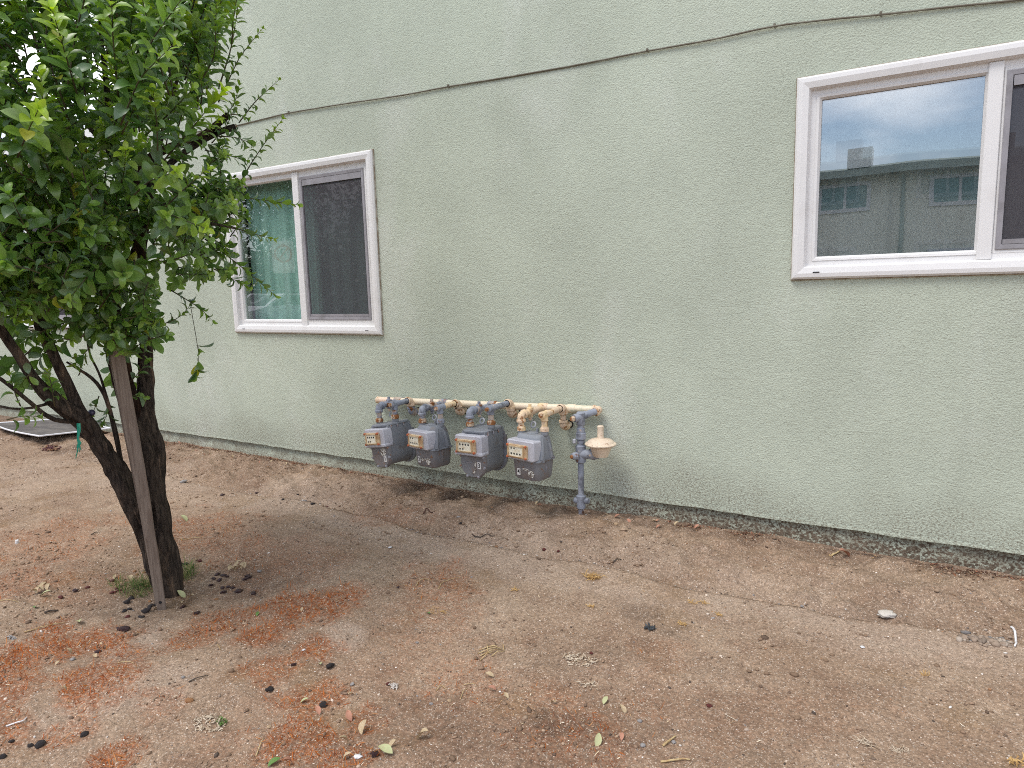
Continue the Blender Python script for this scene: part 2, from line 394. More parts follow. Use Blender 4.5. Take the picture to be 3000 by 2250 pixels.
def mat_bark(name, a, b_, c_):
    m, t, b = new_mat(name)
    v = stretch(t, coords(t, 'Object'), (1, 1, .16))
    c = mixc(t, noise_mask(t, v, 60, .35, .65, 5, .65), a, b_)
    c = mixc(t, noise_mask(t, v, 22, .55, .72, 4), c, c_)
    t.links.new(c, b.inputs['Base Color']); b.inputs['Roughness'].default_value = .9; b.inputs['Specular IOR Level'].default_value = .15
    bump(t, b, noise_mask(t, v, 45, .2, .8, 6, .7), 1.0, .03)
    return m
MT['bark'] = mat_bark('bark', (.040, .032, .028), (.135, .105, .084), (.25, .175, .125))
MT['redbark'] = mat_bark('red_bark', (.030, .019, .016), (.085, .046, .032), (.14, .08, .05))
def mat_wood():
    m, t, b = new_mat('weathered_stake')
    v = stretch(t, coords(t, 'Object'), (1, 1, .035))
    c = mixc(t, noise_mask(t, v, 110, .35, .65, 4), (.155, .120, .097), (.225, .182, .150))
    c = mixc(t, noise_mask(t, v, 30, .58, .72, 4), c, (.115, .075, .055))
    t.links.new(c, b.inputs['Base Color']); b.inputs['Roughness'].default_value = .85; b.inputs['Specular IOR Level'].default_value = .2
    bump(t, b, noise_mask(t, v, 120, .2, .8, 4), .5, .004)
    return m
MT['wood'] = mat_wood()

# ------------------------------------------------------------------ mesh builder
class MB:
    def __init__(self): self.v = []; self.f = []
    def add(self, vs, fs):
        o = len(self.v); self.v += [tuple(map(float, p)) for p in vs]; self.f += [tuple(i + o for i in f) for f in fs]; return self
    def box(self, x0, x1, y0, y1, z0, z1):
        vs = [(x, y, z) for z in (z0, z1) for y in (y0, y1) for x in (x0, x1)]
        return self.add(vs, [(0, 2, 3, 1), (4, 5, 7, 6), (0, 1, 5, 4), (2, 6, 7, 3), (0, 4, 6, 2), (1, 3, 7, 5)])
    def loft(self, rings, cap0=True, cap1=True):
        n = len(rings[0]); vs = [p for r in rings for p in r]; fs = []
        for k in range(len(rings) - 1):
            for i in range(n):
                j = (i + 1) % n
                fs.append((k * n + i, k * n + j, (k + 1) * n + j, (k + 1) * n + i))
        if cap0: fs.append(tuple(range(n - 1, -1, -1)))
        if cap1: fs.append(tuple((len(rings) - 1) * n + i for i in range(n)))
        return self.add(vs, fs)
    def tube(self, path, r, n=12, cap=True, twist=0.0, wob=None):
        P = [Vector(p) for p in path]; m = len(P)
        R = [r] * m if isinstance(r, (int, float)) else list(r)
        T = []
        for i in range(m):
            a = P[max(0, i - 1)]; b = P[min(m - 1, i + 1)]; T.append((b - a).normalized())
        up = Vector((0, 0, 1)) if abs(T[0].z) < .9 else Vector((1, 0, 0))
        N = (up - T[0] * up.dot(T[0])).normalized(); rings = []
        for i in range(m):
            if i:
                N = (N - T[i] * N.dot(T[i]))
                N = N.normalized() if N.length > 1e-6 else T[i].orthogonal().normalized()
            B = T[i].cross(N); ring = []
            for k in range(n):
                a = 2 * math.pi * k / n + twist * i
                rr = R[i] * (wob(i, k, n) if wob else 1)
                ring.append(P[i] + (N * math.cos(a) + B * math.sin(a)) * rr)
            rings.append(ring)
        return self.loft(rings, cap, cap)
    def rprism(self, w, h, r, y0, y1, c=.004, cx=0, cz=0, n=5, w2=None, h2=None):
        """rounded rectangle in x-z extruded along y with softened rims"""
        def o(wd, ht, rd, y):
            pts = []
            for qx, qz, a0 in ((1, 1, 0), (-1, 1, 90), (-1, -1, 180), (1, -1, 270)):
                for k in range(n):
                    a = math.radians(a0 + 90 * k / (n - 1))
                    pts.append((cx + qx * (wd / 2 - rd) + rd * math.cos(a), y, cz + qz * (ht / 2 - rd) + rd * math.sin(a)))
            return pts
        w2 = w2 or w; h2 = h2 or h
        rings = [o(w - 2 * c, h - 2 * c, max(r - c, .001), y0), o(w, h, r, y0 + c), o(w2, h2, r, y1 - c), o(w2 - 2 * c, h2 - 2 * c, max(r - c, .001), y1)]
        return self.loft(rings)
    def disc(self, c, ax, r, t, n=12):
        c = Vector(c); ax = Vector(ax).normalized()
        return self.tube([c - ax * t / 2, c + ax * t / 2], r, n)
    def build(self, name, mat, parent=None, org=(0, 0, 0), smooth=False, angle=None, mesh_only=False):
        me = bpy.data.meshes.new(name)
        o = np.array(org)
        me.from_pydata([tuple(np.array(p) - o) for p in self.v], [], self.f)
        me.materials.append(mat); me.update()
        bm = bmesh.new(); bm.from_mesh(me); bmesh.ops.recalc_face_normals(bm, faces=bm.faces); bm.to_mesh(me); bm.free()
        if smooth:
            me.shade_smooth()
            if angle: me.set_sharp_from_angle(angle=math.radians(angle))
        if mesh_only: return me
        ob = bpy.data.objects.new(name, me); COL.objects.link(ob)
        if parent: ob.parent = parent
        else: ob.location = org
        return ob
def tag(o, label=None, cat=None, group=None, kind=None):
    for k, v in (('label', label), ('category', cat), ('group', group), ('kind', kind)):
        if v: o[k] = v
    return o
def thing(name, label, cat, loc=(0, 0, 0), rot=(0, 0, 0), group=None):
    o = bpy.data.objects.new(name, None); COL.objects.link(o)
    o.location = tuple(map(float, loc)); o.rotation_euler = rot; o.empty_display_size = .05
    return tag(o, label, cat, group)
def np_mesh(name, V, F, mat, colors=None, smooth=True):
    """V (n,3), F (m,k) constant k; colors per vertex"""
    me = bpy.data.meshes.new(name); k = F.shape[1]
    me.vertices.add(len(V)); me.vertices.foreach_set('co', V.astype(np.float32).ravel())
    me.loops.add(F.size); me.loops.foreach_set('vertex_index', F.astype(np.int32).ravel())
    me.polygons.add(len(F)); me.polygons.foreach_set('loop_start', np.arange(0, F.size, k, dtype=np.int32))
    me.update(calc_edges=True); me.validate()
    if colors is not None:
        a = me.color_attributes.new('tint', 'FLOAT_COLOR', 'POINT')
        a.data.foreach_set('color', np.c_[colors, np.ones(len(V))].astype(np.float32).ravel())
    me.materials.append(mat)
    if smooth: me.shade_smooth()
    return me
def text_obj(s, size, mat, parent, M, name):
    cu = bpy.data.curves.new(name, 'FONT'); cu.body = s; cu.size = size; cu.align_x = 'CENTER'; cu.align_y = 'CENTER'; cu.extrude = .0004; cu.offset = size * .010
    tmp = bpy.data.objects.new('tmp_text', cu); COL.objects.link(tmp)
    bpy.context.view_layer.update()
    me = bpy.data.meshes.new_from_object(tmp.evaluated_get(bpy.context.evaluated_depsgraph_get()))
    bpy.data.objects.remove(tmp); me.name = name; me.materials.clear(); me.materials.append(mat)
    me.transform(M)
    o = bpy.data.objects.new(name, me); COL.objects.link(o); o.parent = parent
    return o
FACE = Matrix(((1, 0, 0, 0), (0, 0, -1, 0), (0, 1, 0, 0), (0, 0, 0, 1)))    # text plane -> facing -y

# ------------------------------------------------------------------ ground
MOSS = [(1500,2150,900,170,.22),(1900,2050,300,120,.2),(1200,1950,300,110,.22),(170,1895,190,65,1),(300,1975,130,55,.9),(50,1965,90,90,.75),(350,1915,110,45,.7),(620,1845,150,50,.65),(760,1800,170,45,.7),
 (870,1775,170,55,.95),(960,1750,110,40,.8),(930,1905,90,55,.85),(760,1860,120,40,.9),(800,1960,120,50,.7),(930,2050,120,60,.85),
 (880,2150,150,75,.95),(340,2230,90,45,.85),(210,2150,80,35,.6),(1050,2110,80,60,.75),(1030,2225,90,50,.8),(1690,2140,120,90,.55),
 (1620,2060,120,60,.4),(1760,2220,90,50,.55),(1280,1715,110,70,.5),(1260,1800,150,70,.35),(620,1550,170,65,.5),(700,1600,120,60,.4),
 (150,1590,200,70,.42),(60,1700,120,60,.45),(850,1650,200,80,.3),(1330,1990,140,90,.4),(1560,2170,120,70,.4),(20,2120,60,90,.6),
 (1940,1930,120,60,.28),(1880,2080,80,50,.3),(1200,1880,140,70,.3),(480,2060,70,45,.4),(300,1720,180,50,.25),(1150,1525,120,30,.4),(640,2180,160,60,.25)]
DARK = [(1500,2180,420,120,.38),(1150,2130,260,90,.32),(1950,2080,330,120,.22),(2150,2200,300,60,.2),(1750,1930,240,60,.25),(1250,1410,150,26,.9),(1400,1440,150,30,1),(1600,1475,140,26,.8),(1760,1500,120,22,.7),(1960,1535,150,16,.6),(2200,1585,200,14,.5),(2550,1640,260,16,.5),
 (900,1350,160,14,.55),(620,1305,160,10,.5),(90,1215,160,14,.7),(640,1700,140,40,.45),(440,1790,120,50,.5),(330,1770,90,40,.35),(200,1310,60,10,.6),
 (1620,2110,110,45,.6),(1250,2120,80,40,.4),(1330,2190,100,40,.45),(1970,1850,60,20,.4),(2950,1860,70,30,.3),(1880,1800,80,30,.45),(2080,1950,120,40,.25),(760,1720,110,30,.4)]
PALE = [(350,1900,70,60,.9),(430,1880,60,40,.7),(1010,1870,70,50,.9),(1500,1600,300,60,.5),(900,1440,250,40,.55),(1800,1660,300,60,.4),(400,1400,120,50,.6),(2300,1760,300,40,.35),(150,1380,200,40,.4),(1000,1560,160,50,.3),(450,2000,160,60,.5),(250,2080,140,50,.4)]
def ell(cx, cy, rx, ry):
    c = on_ground(cx, cy); a = on_ground(cx, cy - ry); b = on_ground(cx, cy + ry)
    dep = (c - CAM) @ AX[2]
    fy = a[:2] - b[:2]; ly = np.linalg.norm(fy) / 2; fy = fy / (2 * ly); rxv = np.array([fy[1], -fy[0]])
    return c[:2], rxv, rx * dep / FPX, fy, ly
def field(lst, x, y):
    r = np.zeros_like(x)
    nzz = (fbm(x, y, 6, 4, 3) - .5) * 1.5 + (fbm(x, y, 22, 2, 17) - .5) * .7
    for cx, cy, rx, ry, s in lst:
        c, ax, a, ay, b = ell(cx, cy, rx, ry)
        u = ((x - c[0]) * ax[0] + (y - c[1]) * ax[1]) / a; v = ((x - c[0]) * ay[0] + (y - c[1]) * ay[1]) / b
        d = np.sqrt(u * u + v * v) + nzz
        r = np.maximum(r, s * sstep(1.25, .55, d))
    return r
def axis(lo, hi, step, far):
    a = list(np.arange(lo, hi + 1e-6, step)); s = step; x = lo; pre = []
    while x > -far: s *= 1.35; x -= s; pre.append(x)
    s = step; x = a[-1]; post = []
    while x < far: s *= 1.35; x += s; post.append(x)
    return np.array(pre[::-1] + a + post)
gx = axis(-9.6, 1.6, .022, 400); gy = axis(-3.6, .06, .016, 400)
GX, GY = np.meshgrid(gx, gy); fx, fy_ = GX.ravel(), GY.ravel()
fz = gz(fx, fy_)
GV = np.c_[fx, fy_, fz]; nx_, ny_ = len(gx), len(gy)
ii, jj = np.meshgrid(np.arange(nx_ - 1), np.arange(ny_ - 1)); k0 = (jj * nx_ + ii).ravel()
GF = np.c_[k0, k0 + 1, k0 + nx_ + 1, k0 + nx_]
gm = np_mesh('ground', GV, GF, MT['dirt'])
near = (fx > -12) & (fx < 3) & (fy_ > -5) & (fy_ < .3)
soil = np.zeros((len(fx), 4)); soil[:, 3] = 1
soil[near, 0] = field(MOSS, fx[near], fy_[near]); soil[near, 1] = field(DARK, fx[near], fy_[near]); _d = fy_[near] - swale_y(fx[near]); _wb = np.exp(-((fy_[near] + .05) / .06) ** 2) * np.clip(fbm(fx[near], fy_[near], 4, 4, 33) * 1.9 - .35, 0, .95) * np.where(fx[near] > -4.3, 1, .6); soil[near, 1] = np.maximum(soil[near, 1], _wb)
soil[near, 1] = np.maximum(soil[near, 1], .30 * sstep(0, .05, _d) * np.clip(fbm(fx[near], fy_[near], 5, 4, 71) * 2 - .3, 0, 1)); soil[near, 1] = np.maximum(soil[near, 1], sstep(-6.2, -4.9, fx[near]) * np.exp(-((_d - .010) / .018) ** 2) * np.clip(1.9 * fbm(fx[near], fy_[near], 3, 3, 90) - .15, .25, 1));  # along the groove: dark debris plus the step's shade painted into the colour
_pl = sstep(-6, -4.9, fx[near]) * sstep(-.45, -.2, _d) * sstep(-.01, -.04, _d) * np.clip(fbm(fx[near], fy_[near], 2, 3, 55) * 1.8 - .3, 0, .7); soil[near, 2] = np.maximum(field(PALE, fx[near], fy_[near]), _pl)
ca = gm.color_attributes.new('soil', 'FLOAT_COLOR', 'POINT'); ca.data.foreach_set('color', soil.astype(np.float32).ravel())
go = bpy.data.objects.new('ground', gm); COL.objects.link(go); tag(go, 'bare brown dirt yard with orange dead moss patches', kind='structure')
m_as = layered('asphalt', (.055, .055, .058), .9, [((.075, .074, .072), 2, .4, .6)], .2, (60, .4, .01), space='World')
lot = MB(); lot.box(-60, 40, -26, -8.5, -.3, .075); lot.build('parking_lot', m_as); tag(bpy.data.objects['parking_lot'], 'dark asphalt parking lot behind the yard', kind='structure')

# ------------------------------------------------------------------ the green apartment building
bld = thing('apartment_building', 'sage green stucco apartment building with white framed windows', 'building', (-3, 0, 0))
ORG = (-3, 0, 0)
WIN = {'right': (-.655, 1.07, 1.494, 2.536), 'left': (-5.405, -3.638, 1.152, 2.543), 'far': (-9.95, -8.165, 1.152, 2.543)}
def wall_sheet(x0, x1, z0, z1, holes):
    xs = sorted({x0, x1, *[h for w in holes for h in w[:2] if x0 < h < x1]}); zs = sorted({z0, z1, *[h for w in holes for h in w[2:]]})
    mb = MB()
    for a, b in zip(xs, xs[1:]):
        for c, d in zip(zs, zs[1:]):
            if any(w[0] - 1e-6 <= a and b <= w[1] + 1e-6 and w[2] - 1e-6 <= c and d <= w[3] + 1e-6 for w in holes): continue
            mb.add([(a, 0, c), (b, 0, c), (b, 0, d), (a, 0, d)], [(0, 1, 2, 3)])
    for w in holes:                                   # reveals
        a, b, c, d = w; D = .16
        mb.add([(a, 0, c), (b, 0, c), (b, D, c), (a, D, c)], [(0, 1, 2, 3)]); mb.add([(a, 0, d), (b, 0, d), (b, D, d), (a, D, d)], [(3, 2, 1, 0)])
        mb.add([(a, 0, c), (a, D, c), (a, D, d), (a, 0, d)], [(0, 1, 2, 3)]); mb.add([(b, 0, c), (b, D, c), (b, D, d), (b, 0, d)], [(3, 2, 1, 0)])
    return mb
ins = lambda w: (w[0] + .03, w[1] - .03, w[2] + .03, w[3] - .03)
SZ = .132
mb = wall_sheet(-6.85, 6.0, SZ, 6.3, [ins(WIN['right']), ins(WIN['left'])])
w2 = wall_sheet(-22, -6.85, SZ, 3.02, [ins(WIN['far'])])
mb.add(w2.v, w2.f)
mb.add([(-6.85, 0, 3.02), (-6.85, 9, 3.02), (-6.85, 9, 6.3), (-6.85, 0, 6.3)], [(0, 1, 2, 3)])
mb.add([(6, 0, SZ), (6, 9, SZ), (6, 9, 6.3), (6, 0, 6.3)], [(0, 1, 2, 3)])
mb.add([(-22, 9, SZ), (6, 9, SZ), (6, 9, 6.3), (-22, 9, 6.3)], [(0, 1, 2, 3)])
mb.add([(-22, 0, SZ), (-22, 9, SZ), (-22, 9, 3.02), (-22, 0, 3.02)], [(0, 1, 2, 3)])
# weep lip: underside of the stucco, ragged
N = 260; xs = np.linspace(-22, 6, N)
lo = SZ - .006 - .010 * vnoise(xs, xs * 0, 9) ; 
mb.add([p for x, l in zip(xs, lo) for p in ((x, -.002, SZ + .012), (x, -.004, l), (x, .03, l + .004))], [q for i in range(N - 1) for q in ((3*i, 3*i+1, 3*i+4, 3*i+3), (3*i+1, 3*i+2, 3*i+5, 3*i+4))])
mb.build('wall', MT['stucco'], bld, ORG)
fd = MB()
N = 340; xs = np.linspace(-22, 6, N)
rows = [(.034, .16), (.028, .10), (.020, .05), (.010, .0), (.0, -.25)]
vs_ = []
for x in xs:
    for (yy, zz) in rows:
        vs_.append((x, yy + .012 * (vnoise(x, zz * 8, 6) - .5), zz))
k = len(rows)
fd.add(vs_, [(i * k + j, (i + 1) * k + j, (i + 1) * k + j + 1, i * k + j + 1) for i in range(N - 1) for j in range(k - 1)])
fd.build('foundation', MT['foundation'], bld, ORG, smooth=True)
rf = MB(); rf.box(-7.2, 6.4, -.45, 9.4, 6.3, 6.5); rf.build('roof', MT['roofing'], bld, ORG)
rf = MB(); rf.box(-22.3, -6.853, -.02, 9.2, 3.17, 3.23); rf.build('low_roof', MT['roofing'], bld, ORG)
rf = MB(); rf.box(-22.3, -6.853, -.06, -.025, 3.0, 3.2); rf.build('fascia', MT['vinyl'], bld, ORG)

FP = [(0, .012), (0, -.020), (.010, -.030), (.030, -.032), (.060, -.026), (.066, -.014), (.070, .006), (.098, .008), (.101, .050)]
def pframe(mb, x0, x1, z0, z1, prof):
    rings = []
    for sx, sz in ((0, 0), (1, 0), (1, 1), (0, 1)):
        rings.append([((x0 + u) if not sx else (x1 - u), y, (z0 + u) if not sz else (z1 - u)) for u, y in prof])
    n = len(prof); vs = [p for r in rings for p in r]
    fs = [(a * n + i, b * n + i, b * n + i + 1, a * n + i + 1) for a, b in ((0, 1), (1, 2), (2, 3), (3, 0)) for i in range(n - 1)]
    mb.add(vs, fs)
def pane(name, x0, x1, z0, z1, y, mat, parent, tilt=0, tw=0):
    mb = MB(); nx, nz = 8, 8; vs = []
    for j in range(nz + 1):
        for i in range(nx + 1):
            u, w = i / nx, j / nz
            vs.append((x0 + (x1 - x0) * u, y + tilt * (w - .5) * (z1 - z0) + tw * (u - .5) * (x1 - x0), z0 + (z1 - z0) * w))
    mb.add(vs, [(j * (nx + 1) + i, j * (nx + 1) + i + 1, (j + 1) * (nx + 1) + i + 1, (j + 1) * (nx + 1) + i) for j in range(nz) for i in range(nx)])
    return mb.build(name, mat, parent, ORG, smooth=True)
def window(key, mull, slots, screen_right=True):
    x0, x1, z0, z1 = WIN[key]
    f = MB(); pframe(f, x0, x1, z0, z1, FP)
    w = f.build('window', MT['vinyl'], bld, ORG)
    GA, GB = (MT['glassA'], MT['glassB']) if key == 'right' else (MT['glassC'], MT['glassD'])
    q = MB(); pframe(q, x0 - .007, x1 + .007, z0 - .007, z1 + .007, [(0, .004), (.001, -.006), (.006, -.010), (.0072, .004)]); q.build('caulk', MT['caulk'], w, ORG)
    gx0, gx1, gz0, gz1 = x0 + .10, x1 - .10, z0 + .10, z1 - .10
    mu = MB(); mu.rprism(mull[1] - mull[0], z1 - z0 - .139, .004, -.004, .05, .003, (mull[0] + mull[1]) / 2, (z0 + z1) / 2, 3); mu.build('mullion', MT['vinyl'], w, ORG)
    # fixed lite on the left: thin glazing bead, then the two panes
    b = MB(); pframe(b, gx0 - .004, mull[0] + .012, gz0 - .004, gz1 + .004, [(0, .012), (.0, .004), (.012, .006), (.022, .020), (.022, .034)]); b.build('glazing_bead', MT['vinyl'], w, ORG)
    pane('glass_pane', gx0 + .014, mull[0] - .006, gz0 + .014, gz1 - .014, .030, GA, w, .0022, -.0015)
    pane('glass_pane', gx0 + .014, mull[0] - .006, gz0 + .014, gz1 - .014, .044, GB, w, -.004, .006)
    # sliding sash behind its insect screen
    sx0, sx1 = mull[1], gx1 + .004
    s = MB(); pframe(s, sx0 + .001, sx1, gz0 - .004, gz1 + .004, [(0, .010), (.004, .006), (.030, .008), (.030, .03)])
    s.build('sash', MT['vinyl'], w, ORG)
    s = MB(); pframe(s, sx0 + .012, sx1 - .022, gz0 + .014, gz1 - .014, [(0, .012), (.0, .002), (.004, .0), (.024, .002), (.026, .016)])
    s.box(sx0 + .04, sx1 - .05, .004, .016, gz1 - .085, gz1 - .04)
    s.box(sx0 + .04, sx1 - .05, .004, .016, gz0 + .04, gz0 + .062)
    s.build('screen_frame', MT['greymetal'], w, ORG)
    pane('insect_screen', sx0 + .034, sx1 - .045, gz0 + .036, gz1 - .036, .012, MT['insect'], w)
    pane('glass_pane', sx0 + .02, sx1 - .03, gz0 + .02, gz1 - .02, .048, GA, w, -.002, .003)
    for sxp in slots:
        q = MB(); q.rprism(.034, .006, .0025, -.0345, -.028, .001, sxp, z0 + .035, 3); q.build('weep_slot', MT['blackgap'] if key == 'right' else MT['greymetal'], w, ORG)
    return w
window('right', (.177, .237), [-.53])
window('left', (-4.545, -4.475), [-5.27, -3.78])
window('far', (-9.1, -9.03), [-8.31])
def curtain(key, mat, label, x0, x1, depth, folds, seed):
    z0, z1 = WIN[key][2] - .1, WIN[key][3] + .05
    r = random.Random(seed); ph = r.random() * 6
    mb = MB(); n = 220; vs = []
    for i in range(n + 1):
        x = x0 + (x1 - x0) * i / n; u = i / n
        f = math.sin(u * folds * 6.283 + ph + 1.5 * math.sin(u * 7 + ph)) * .5 + math.sin(u * folds * 2.3 * 6.283 + 2 * ph) * .2
        for zz, am in ((z0, 1.15), ((z0 + z1) / 2, 1), (z1, .75)):
            vs.append((x, depth + .035 * f * am, zz))
    mb.add(vs, [(3 * i + j, 3 * i + 3 + j, 3 * i + 4 + j, 3 * i + 1 + j) for i in range(n) for j in range(2)])
    o = mb.build('curtain', mat, None, ((x0 + x1) / 2, depth, z0), smooth=True)
    return tag(o, label, 'curtain')
curtain('left', MT['teal'], 'teal curtain hanging behind the window with the no parking reflection', -5.38, -3.66, .17, 9, 1)
curtain('right', MT['greycurtain'], 'pale grey curtain hanging behind the right hand window', -.63, 1.05, .17, 7, 2)
curtain('far', MT['greycurtain'], 'pale curtain behind the window half hidden by the plum tree', -9.9, -8.2, .17, 7, 3)
rm = MB(); rm.box(-21.9, 5.9, .9, .95, .2, 2.98); rm.build('inner_wall', MT['room'], bld, ORG)

# ------------------------------------------------------------------ cable along the wall
cb = thing('cable', 'thin brown cable sagging between clips high on the green wall', 'cable', (-2, 0, 2.85))
cp = [(-9.5,3.04),(-7.2,3.02),(-6.2,2.985),(-5.3,2.93),(-4.516,2.938),(-3.9,2.912),(-3.3,2.880),(-2.917,2.874),(-2.5,2.856),(-1.95,2.838),(-1.481,2.832),(-1.1,2.818),(-.778,2.824),(-.5,2.797),(-.281,2.771),(.0,2.745),(.291,2.712),(.8,2.69),(2.5,2.66),(5,2.7)]
cpx = np.array(cp); xs = np.linspace(-9.5, 5, 300); tx = np.interp(xs, cpx[:, 0], cpx[:, 1])
tx = np.convolve(np.pad(tx, 2, mode='edge'), np.ones(5) / 5, 'valid')
c = MB(); c.tube([(x, -.009 + .003 * math.sin(x * 2.1), z) for x, z in zip(xs, tx)], .0052, 8); c.build('sheath', MT['cable'], cb, (-2, 0, 2.85), smooth=True)
for x in (-4.516, -2.917, -1.481, -.778, -.281):
    z = float(np.interp(x, xs, tx)); q = MB(); q.rprism(.011, .014, .003, -.016, .0, .002, x, z + .008, 3); q.build('clip', MT['cable'], cb, (-2, 0, 2.85))

# ------------------------------------------------------------------ gas piping
def arc_path(pts, r, seg=5):
    """polyline with rounded corners"""
    P = [Vector(p) for p in pts]; o = [P[0]]
    for i in range(1, len(P) - 1):
        a = (P[i - 1] - P[i]); b = (P[i + 1] - P[i]); ra = min(r, a.length * .45, b.length * .45)
        A = P[i] + a.normalized() * ra; B = P[i] + b.normalized() * ra
        for k in range(seg + 1):
            t = k / seg; o.append(A * (1 - t) ** 2 + P[i] * 2 * t * (1 - t) + B * t * t)
    o.append(P[-1]); return o
def pipe(name, pts, r, mat, parent, bend=.03, n=14, org=(0, 0, 0)):
    mb = MB(); mb.tube(arc_path(pts, bend), r, n); return mb.build(name, mat, parent, org, smooth=True, angle=50)
def elbow(name, a, c, b, r, mat, parent, org=(0, 0, 0)):
    """cast elbow: fat bend with a collar at each end. a,b are end points, c the corner"""
    a, c, b = Vector(a), Vector(c), Vector(b); mb = MB()
    mb.tube(arc_path([a, c, b], .9 * min((a - c).length, (b - c).length), 7), r, 14)
    for e in (a, b):
        d = (c - e).normalized(); mb.tube([e, e + d * .003, e + d * .016, e + d * .020], [r * 1.08, r * 1.24, r * 1.24, r * 1.0], 14)
    return mb.build(name, mat, parent, org, smooth=True, angle=40)
def collar(mb, c, ax, r, t):
    c, ax = Vector(c), Vector(ax).normalized()
    mb.tube([c - ax * t / 2, c - ax * t * .38, c + ax * t * .38, c + ax * t / 2], [r * .88, r, r, r * .88], 14)
def hexnut(name, c, ax, r, t, mat, parent, n=8, org=(0, 0, 0)):
    mb = MB(); c, ax = Vector(c), Vector(ax).normalized()
    mb.tube([c - ax * t / 2, c - ax * t * .4, c + ax * t * .4, c + ax * t / 2], [r * .86, r, r, r * .86], n)
    mb.tube([c + ax * t * .45, c + ax * t * .8], [r * .8, r * .72], 12)
    return mb.build(name, mat, parent, org, smooth=True, angle=30)

HY = -.05
hz = lambda x: .640 + (x + 3.69) * .0294
RP = .0215
man = thing('gas_manifold', 'cream header pipe on the wall feeding the row of gas meters', 'gas pipe', (-1.862, -.18, 0))
MO = (-1.862, -.18, 0)
pipe('header_pipe', [(-3.66, HY, hz(-3.66)), (-1.80, HY, hz(-1.8))], .0255, MT['header'], man, org=MO)
q = MB(); q.tube([(-3.695, HY, hz(-3.69)), (-3.69, HY, hz(-3.69)), (-3.66, HY, hz(-3.66)), (-3.655, HY, hz(-3.66))], [.022, .028, .028, .024], 14); q.build('end_cap', MT['beige'], man, MO, smooth=True, angle=40)
q = MB(); collar(q, (-1.985, HY, hz(-1.985)), (1, 0, .03), .030, .062); q.build('coupling', MT['header'], man, MO, smooth=True, angle=40)
elbow('elbow', (-1.83, HY, hz(-1.83)), (-1.785, HY, .697), (-1.80, -.088, .689), .025, MT['beige'], man, MO)
pipe('riser_arm', [(-1.796, -.08, .692), (-1.853, -.165, .672)], RP, MT['bluegrey'], man, org=MO)
RX, RY = -1.857, -.18
q = MB(); q.tube([(RX, RY, .615), (RX, RY, .620), (RX, RY, .694), (RX, RY, .70)], [.024, .028, .028, .022], 14)
q.tube([(RX + .02, RY + .03, .677), (RX - .024, RY - .042, .664)], .026, 14)
q.build('tee', MT['bluegrey'], man, MO, smooth=True, angle=40)
hexnut('plug', (RX - .030, RY - .052, .662), (-.45, -.85, -.05), .017, .02, MT['rust'], man, 6, MO)
pipe('riser', [(RX, RY, .63), (RX - .003, RY, .47)], RP, MT['bluegrey'], man, org=MO)
hexnut('union', (RX - .001, RY, .545), (0, 0, 1), .034, .045, MT['bluegrey'], man, 8, MO)
for cz_, cr_, ct_ in ((.583, .027, .03), (.508, .025, .022)):
    q = MB(); collar(q, (RX - .001, RY, cz_), (0, 0, 1), cr_, ct_); q.build('coupling', MT['bluegrey'], man, MO, smooth=True, angle=40)
q = MB(); q.rprism(.020, .030, .006, RY - .045, RY - .025, .003, RX - .03, .515, 3); q.build('tag_seal', MT['tag'], man, MO)
pipe('riser', [(RX - .004, RY, .40), (RX - .006, RY, .155)], .0195, MT['bluegrey'], man, org=MO)
q = MB(); q.tube([(RX - .006, RY, .155), (RX - .006, RY, .150), (RX - .006, RY, .120), (RX - .006, RY, .070), (RX - .006, RY, .062)], [.024, .032, .030, .028, .02], 14)
q.tube([(RX - .05, RY - .012, .118), (RX - .046, RY - .012, .118), (RX + .038, RY + .012, .118), (RX + .044, RY + .012, .118)], [.014, .021, .021, .016], 12)
q.build('shutoff_valve', MT['bluegrey'], man, MO, smooth=True, angle=40)
pipe('riser_foot', [(RX - .006, RY, .07), (RX - .008, RY, -.08)], .0185, layered('rusted_riser', (.20, .20, .23), .7, [((.10, .05, .03), 22, .42, .5), ((.45, .44, .46), 40, .58, .62)], .3), man, org=MO)

rg = thing('gas_regulator', 'pinkish beige mushroom shaped gas regulator on the grey riser', 'regulator', (RX, RY, .43))
GO = (RX, RY, .43)
q = MB(); q.tube([(RX - .004, RY, .487), (RX - .004, RY, .48), (RX - .004, RY, .455), (RX - .004, RY, .40), (RX - .004, RY, .375), (RX - .004, RY, .368)], [.024, .034, .033, .036, .033, .022], 16)
q.tube([(RX, RY, .428), (RX + .05, RY - .0, .430), (RX + .085, RY, .436), (RX + .12, RY, .44)], [.034, .030, .040, .030], 14)
q.build('valve_body', MT['bluegrey'], rg, GO, smooth=True, angle=45)
hexnut('plug', (RX - .018, RY - .052, .424), (-.35, -.9, 0), .024, .034, MT['bluegrey'], rg, 8, GO)
hexnut('plug_cap', (RX - .027, RY - .076, .423), (-.35, -.9, 0), .013, .016, MT['rust'], rg, 6, GO)
DX = -1.722
q = MB(); q.tube([(DX - .005, RY, .425), (DX - .005, RY, .430), (DX, RY, .470), (DX, RY, .492), (DX, RY, .500)], [.040, .050, .062, .074, .06], 20); q.build('lower_body', MT['regulator'], rg, GO, smooth=True, angle=45)
q = MB(); q.tube([(DX, RY, .490), (DX, RY, .494), (DX, RY, .500), (DX, RY, .503), (DX, RY, .508), (DX, RY, .512), (DX, RY, .515), (DX, RY, .524), (DX, RY, .533), (DX, RY, .539), (DX, RY, .543)], [.06, .086, .096, .098, .098, .094, .085, .080, .066, .044, .024], 28); q.build('diaphragm_case', MT['regulator'], rg, GO, smooth=True, angle=35)
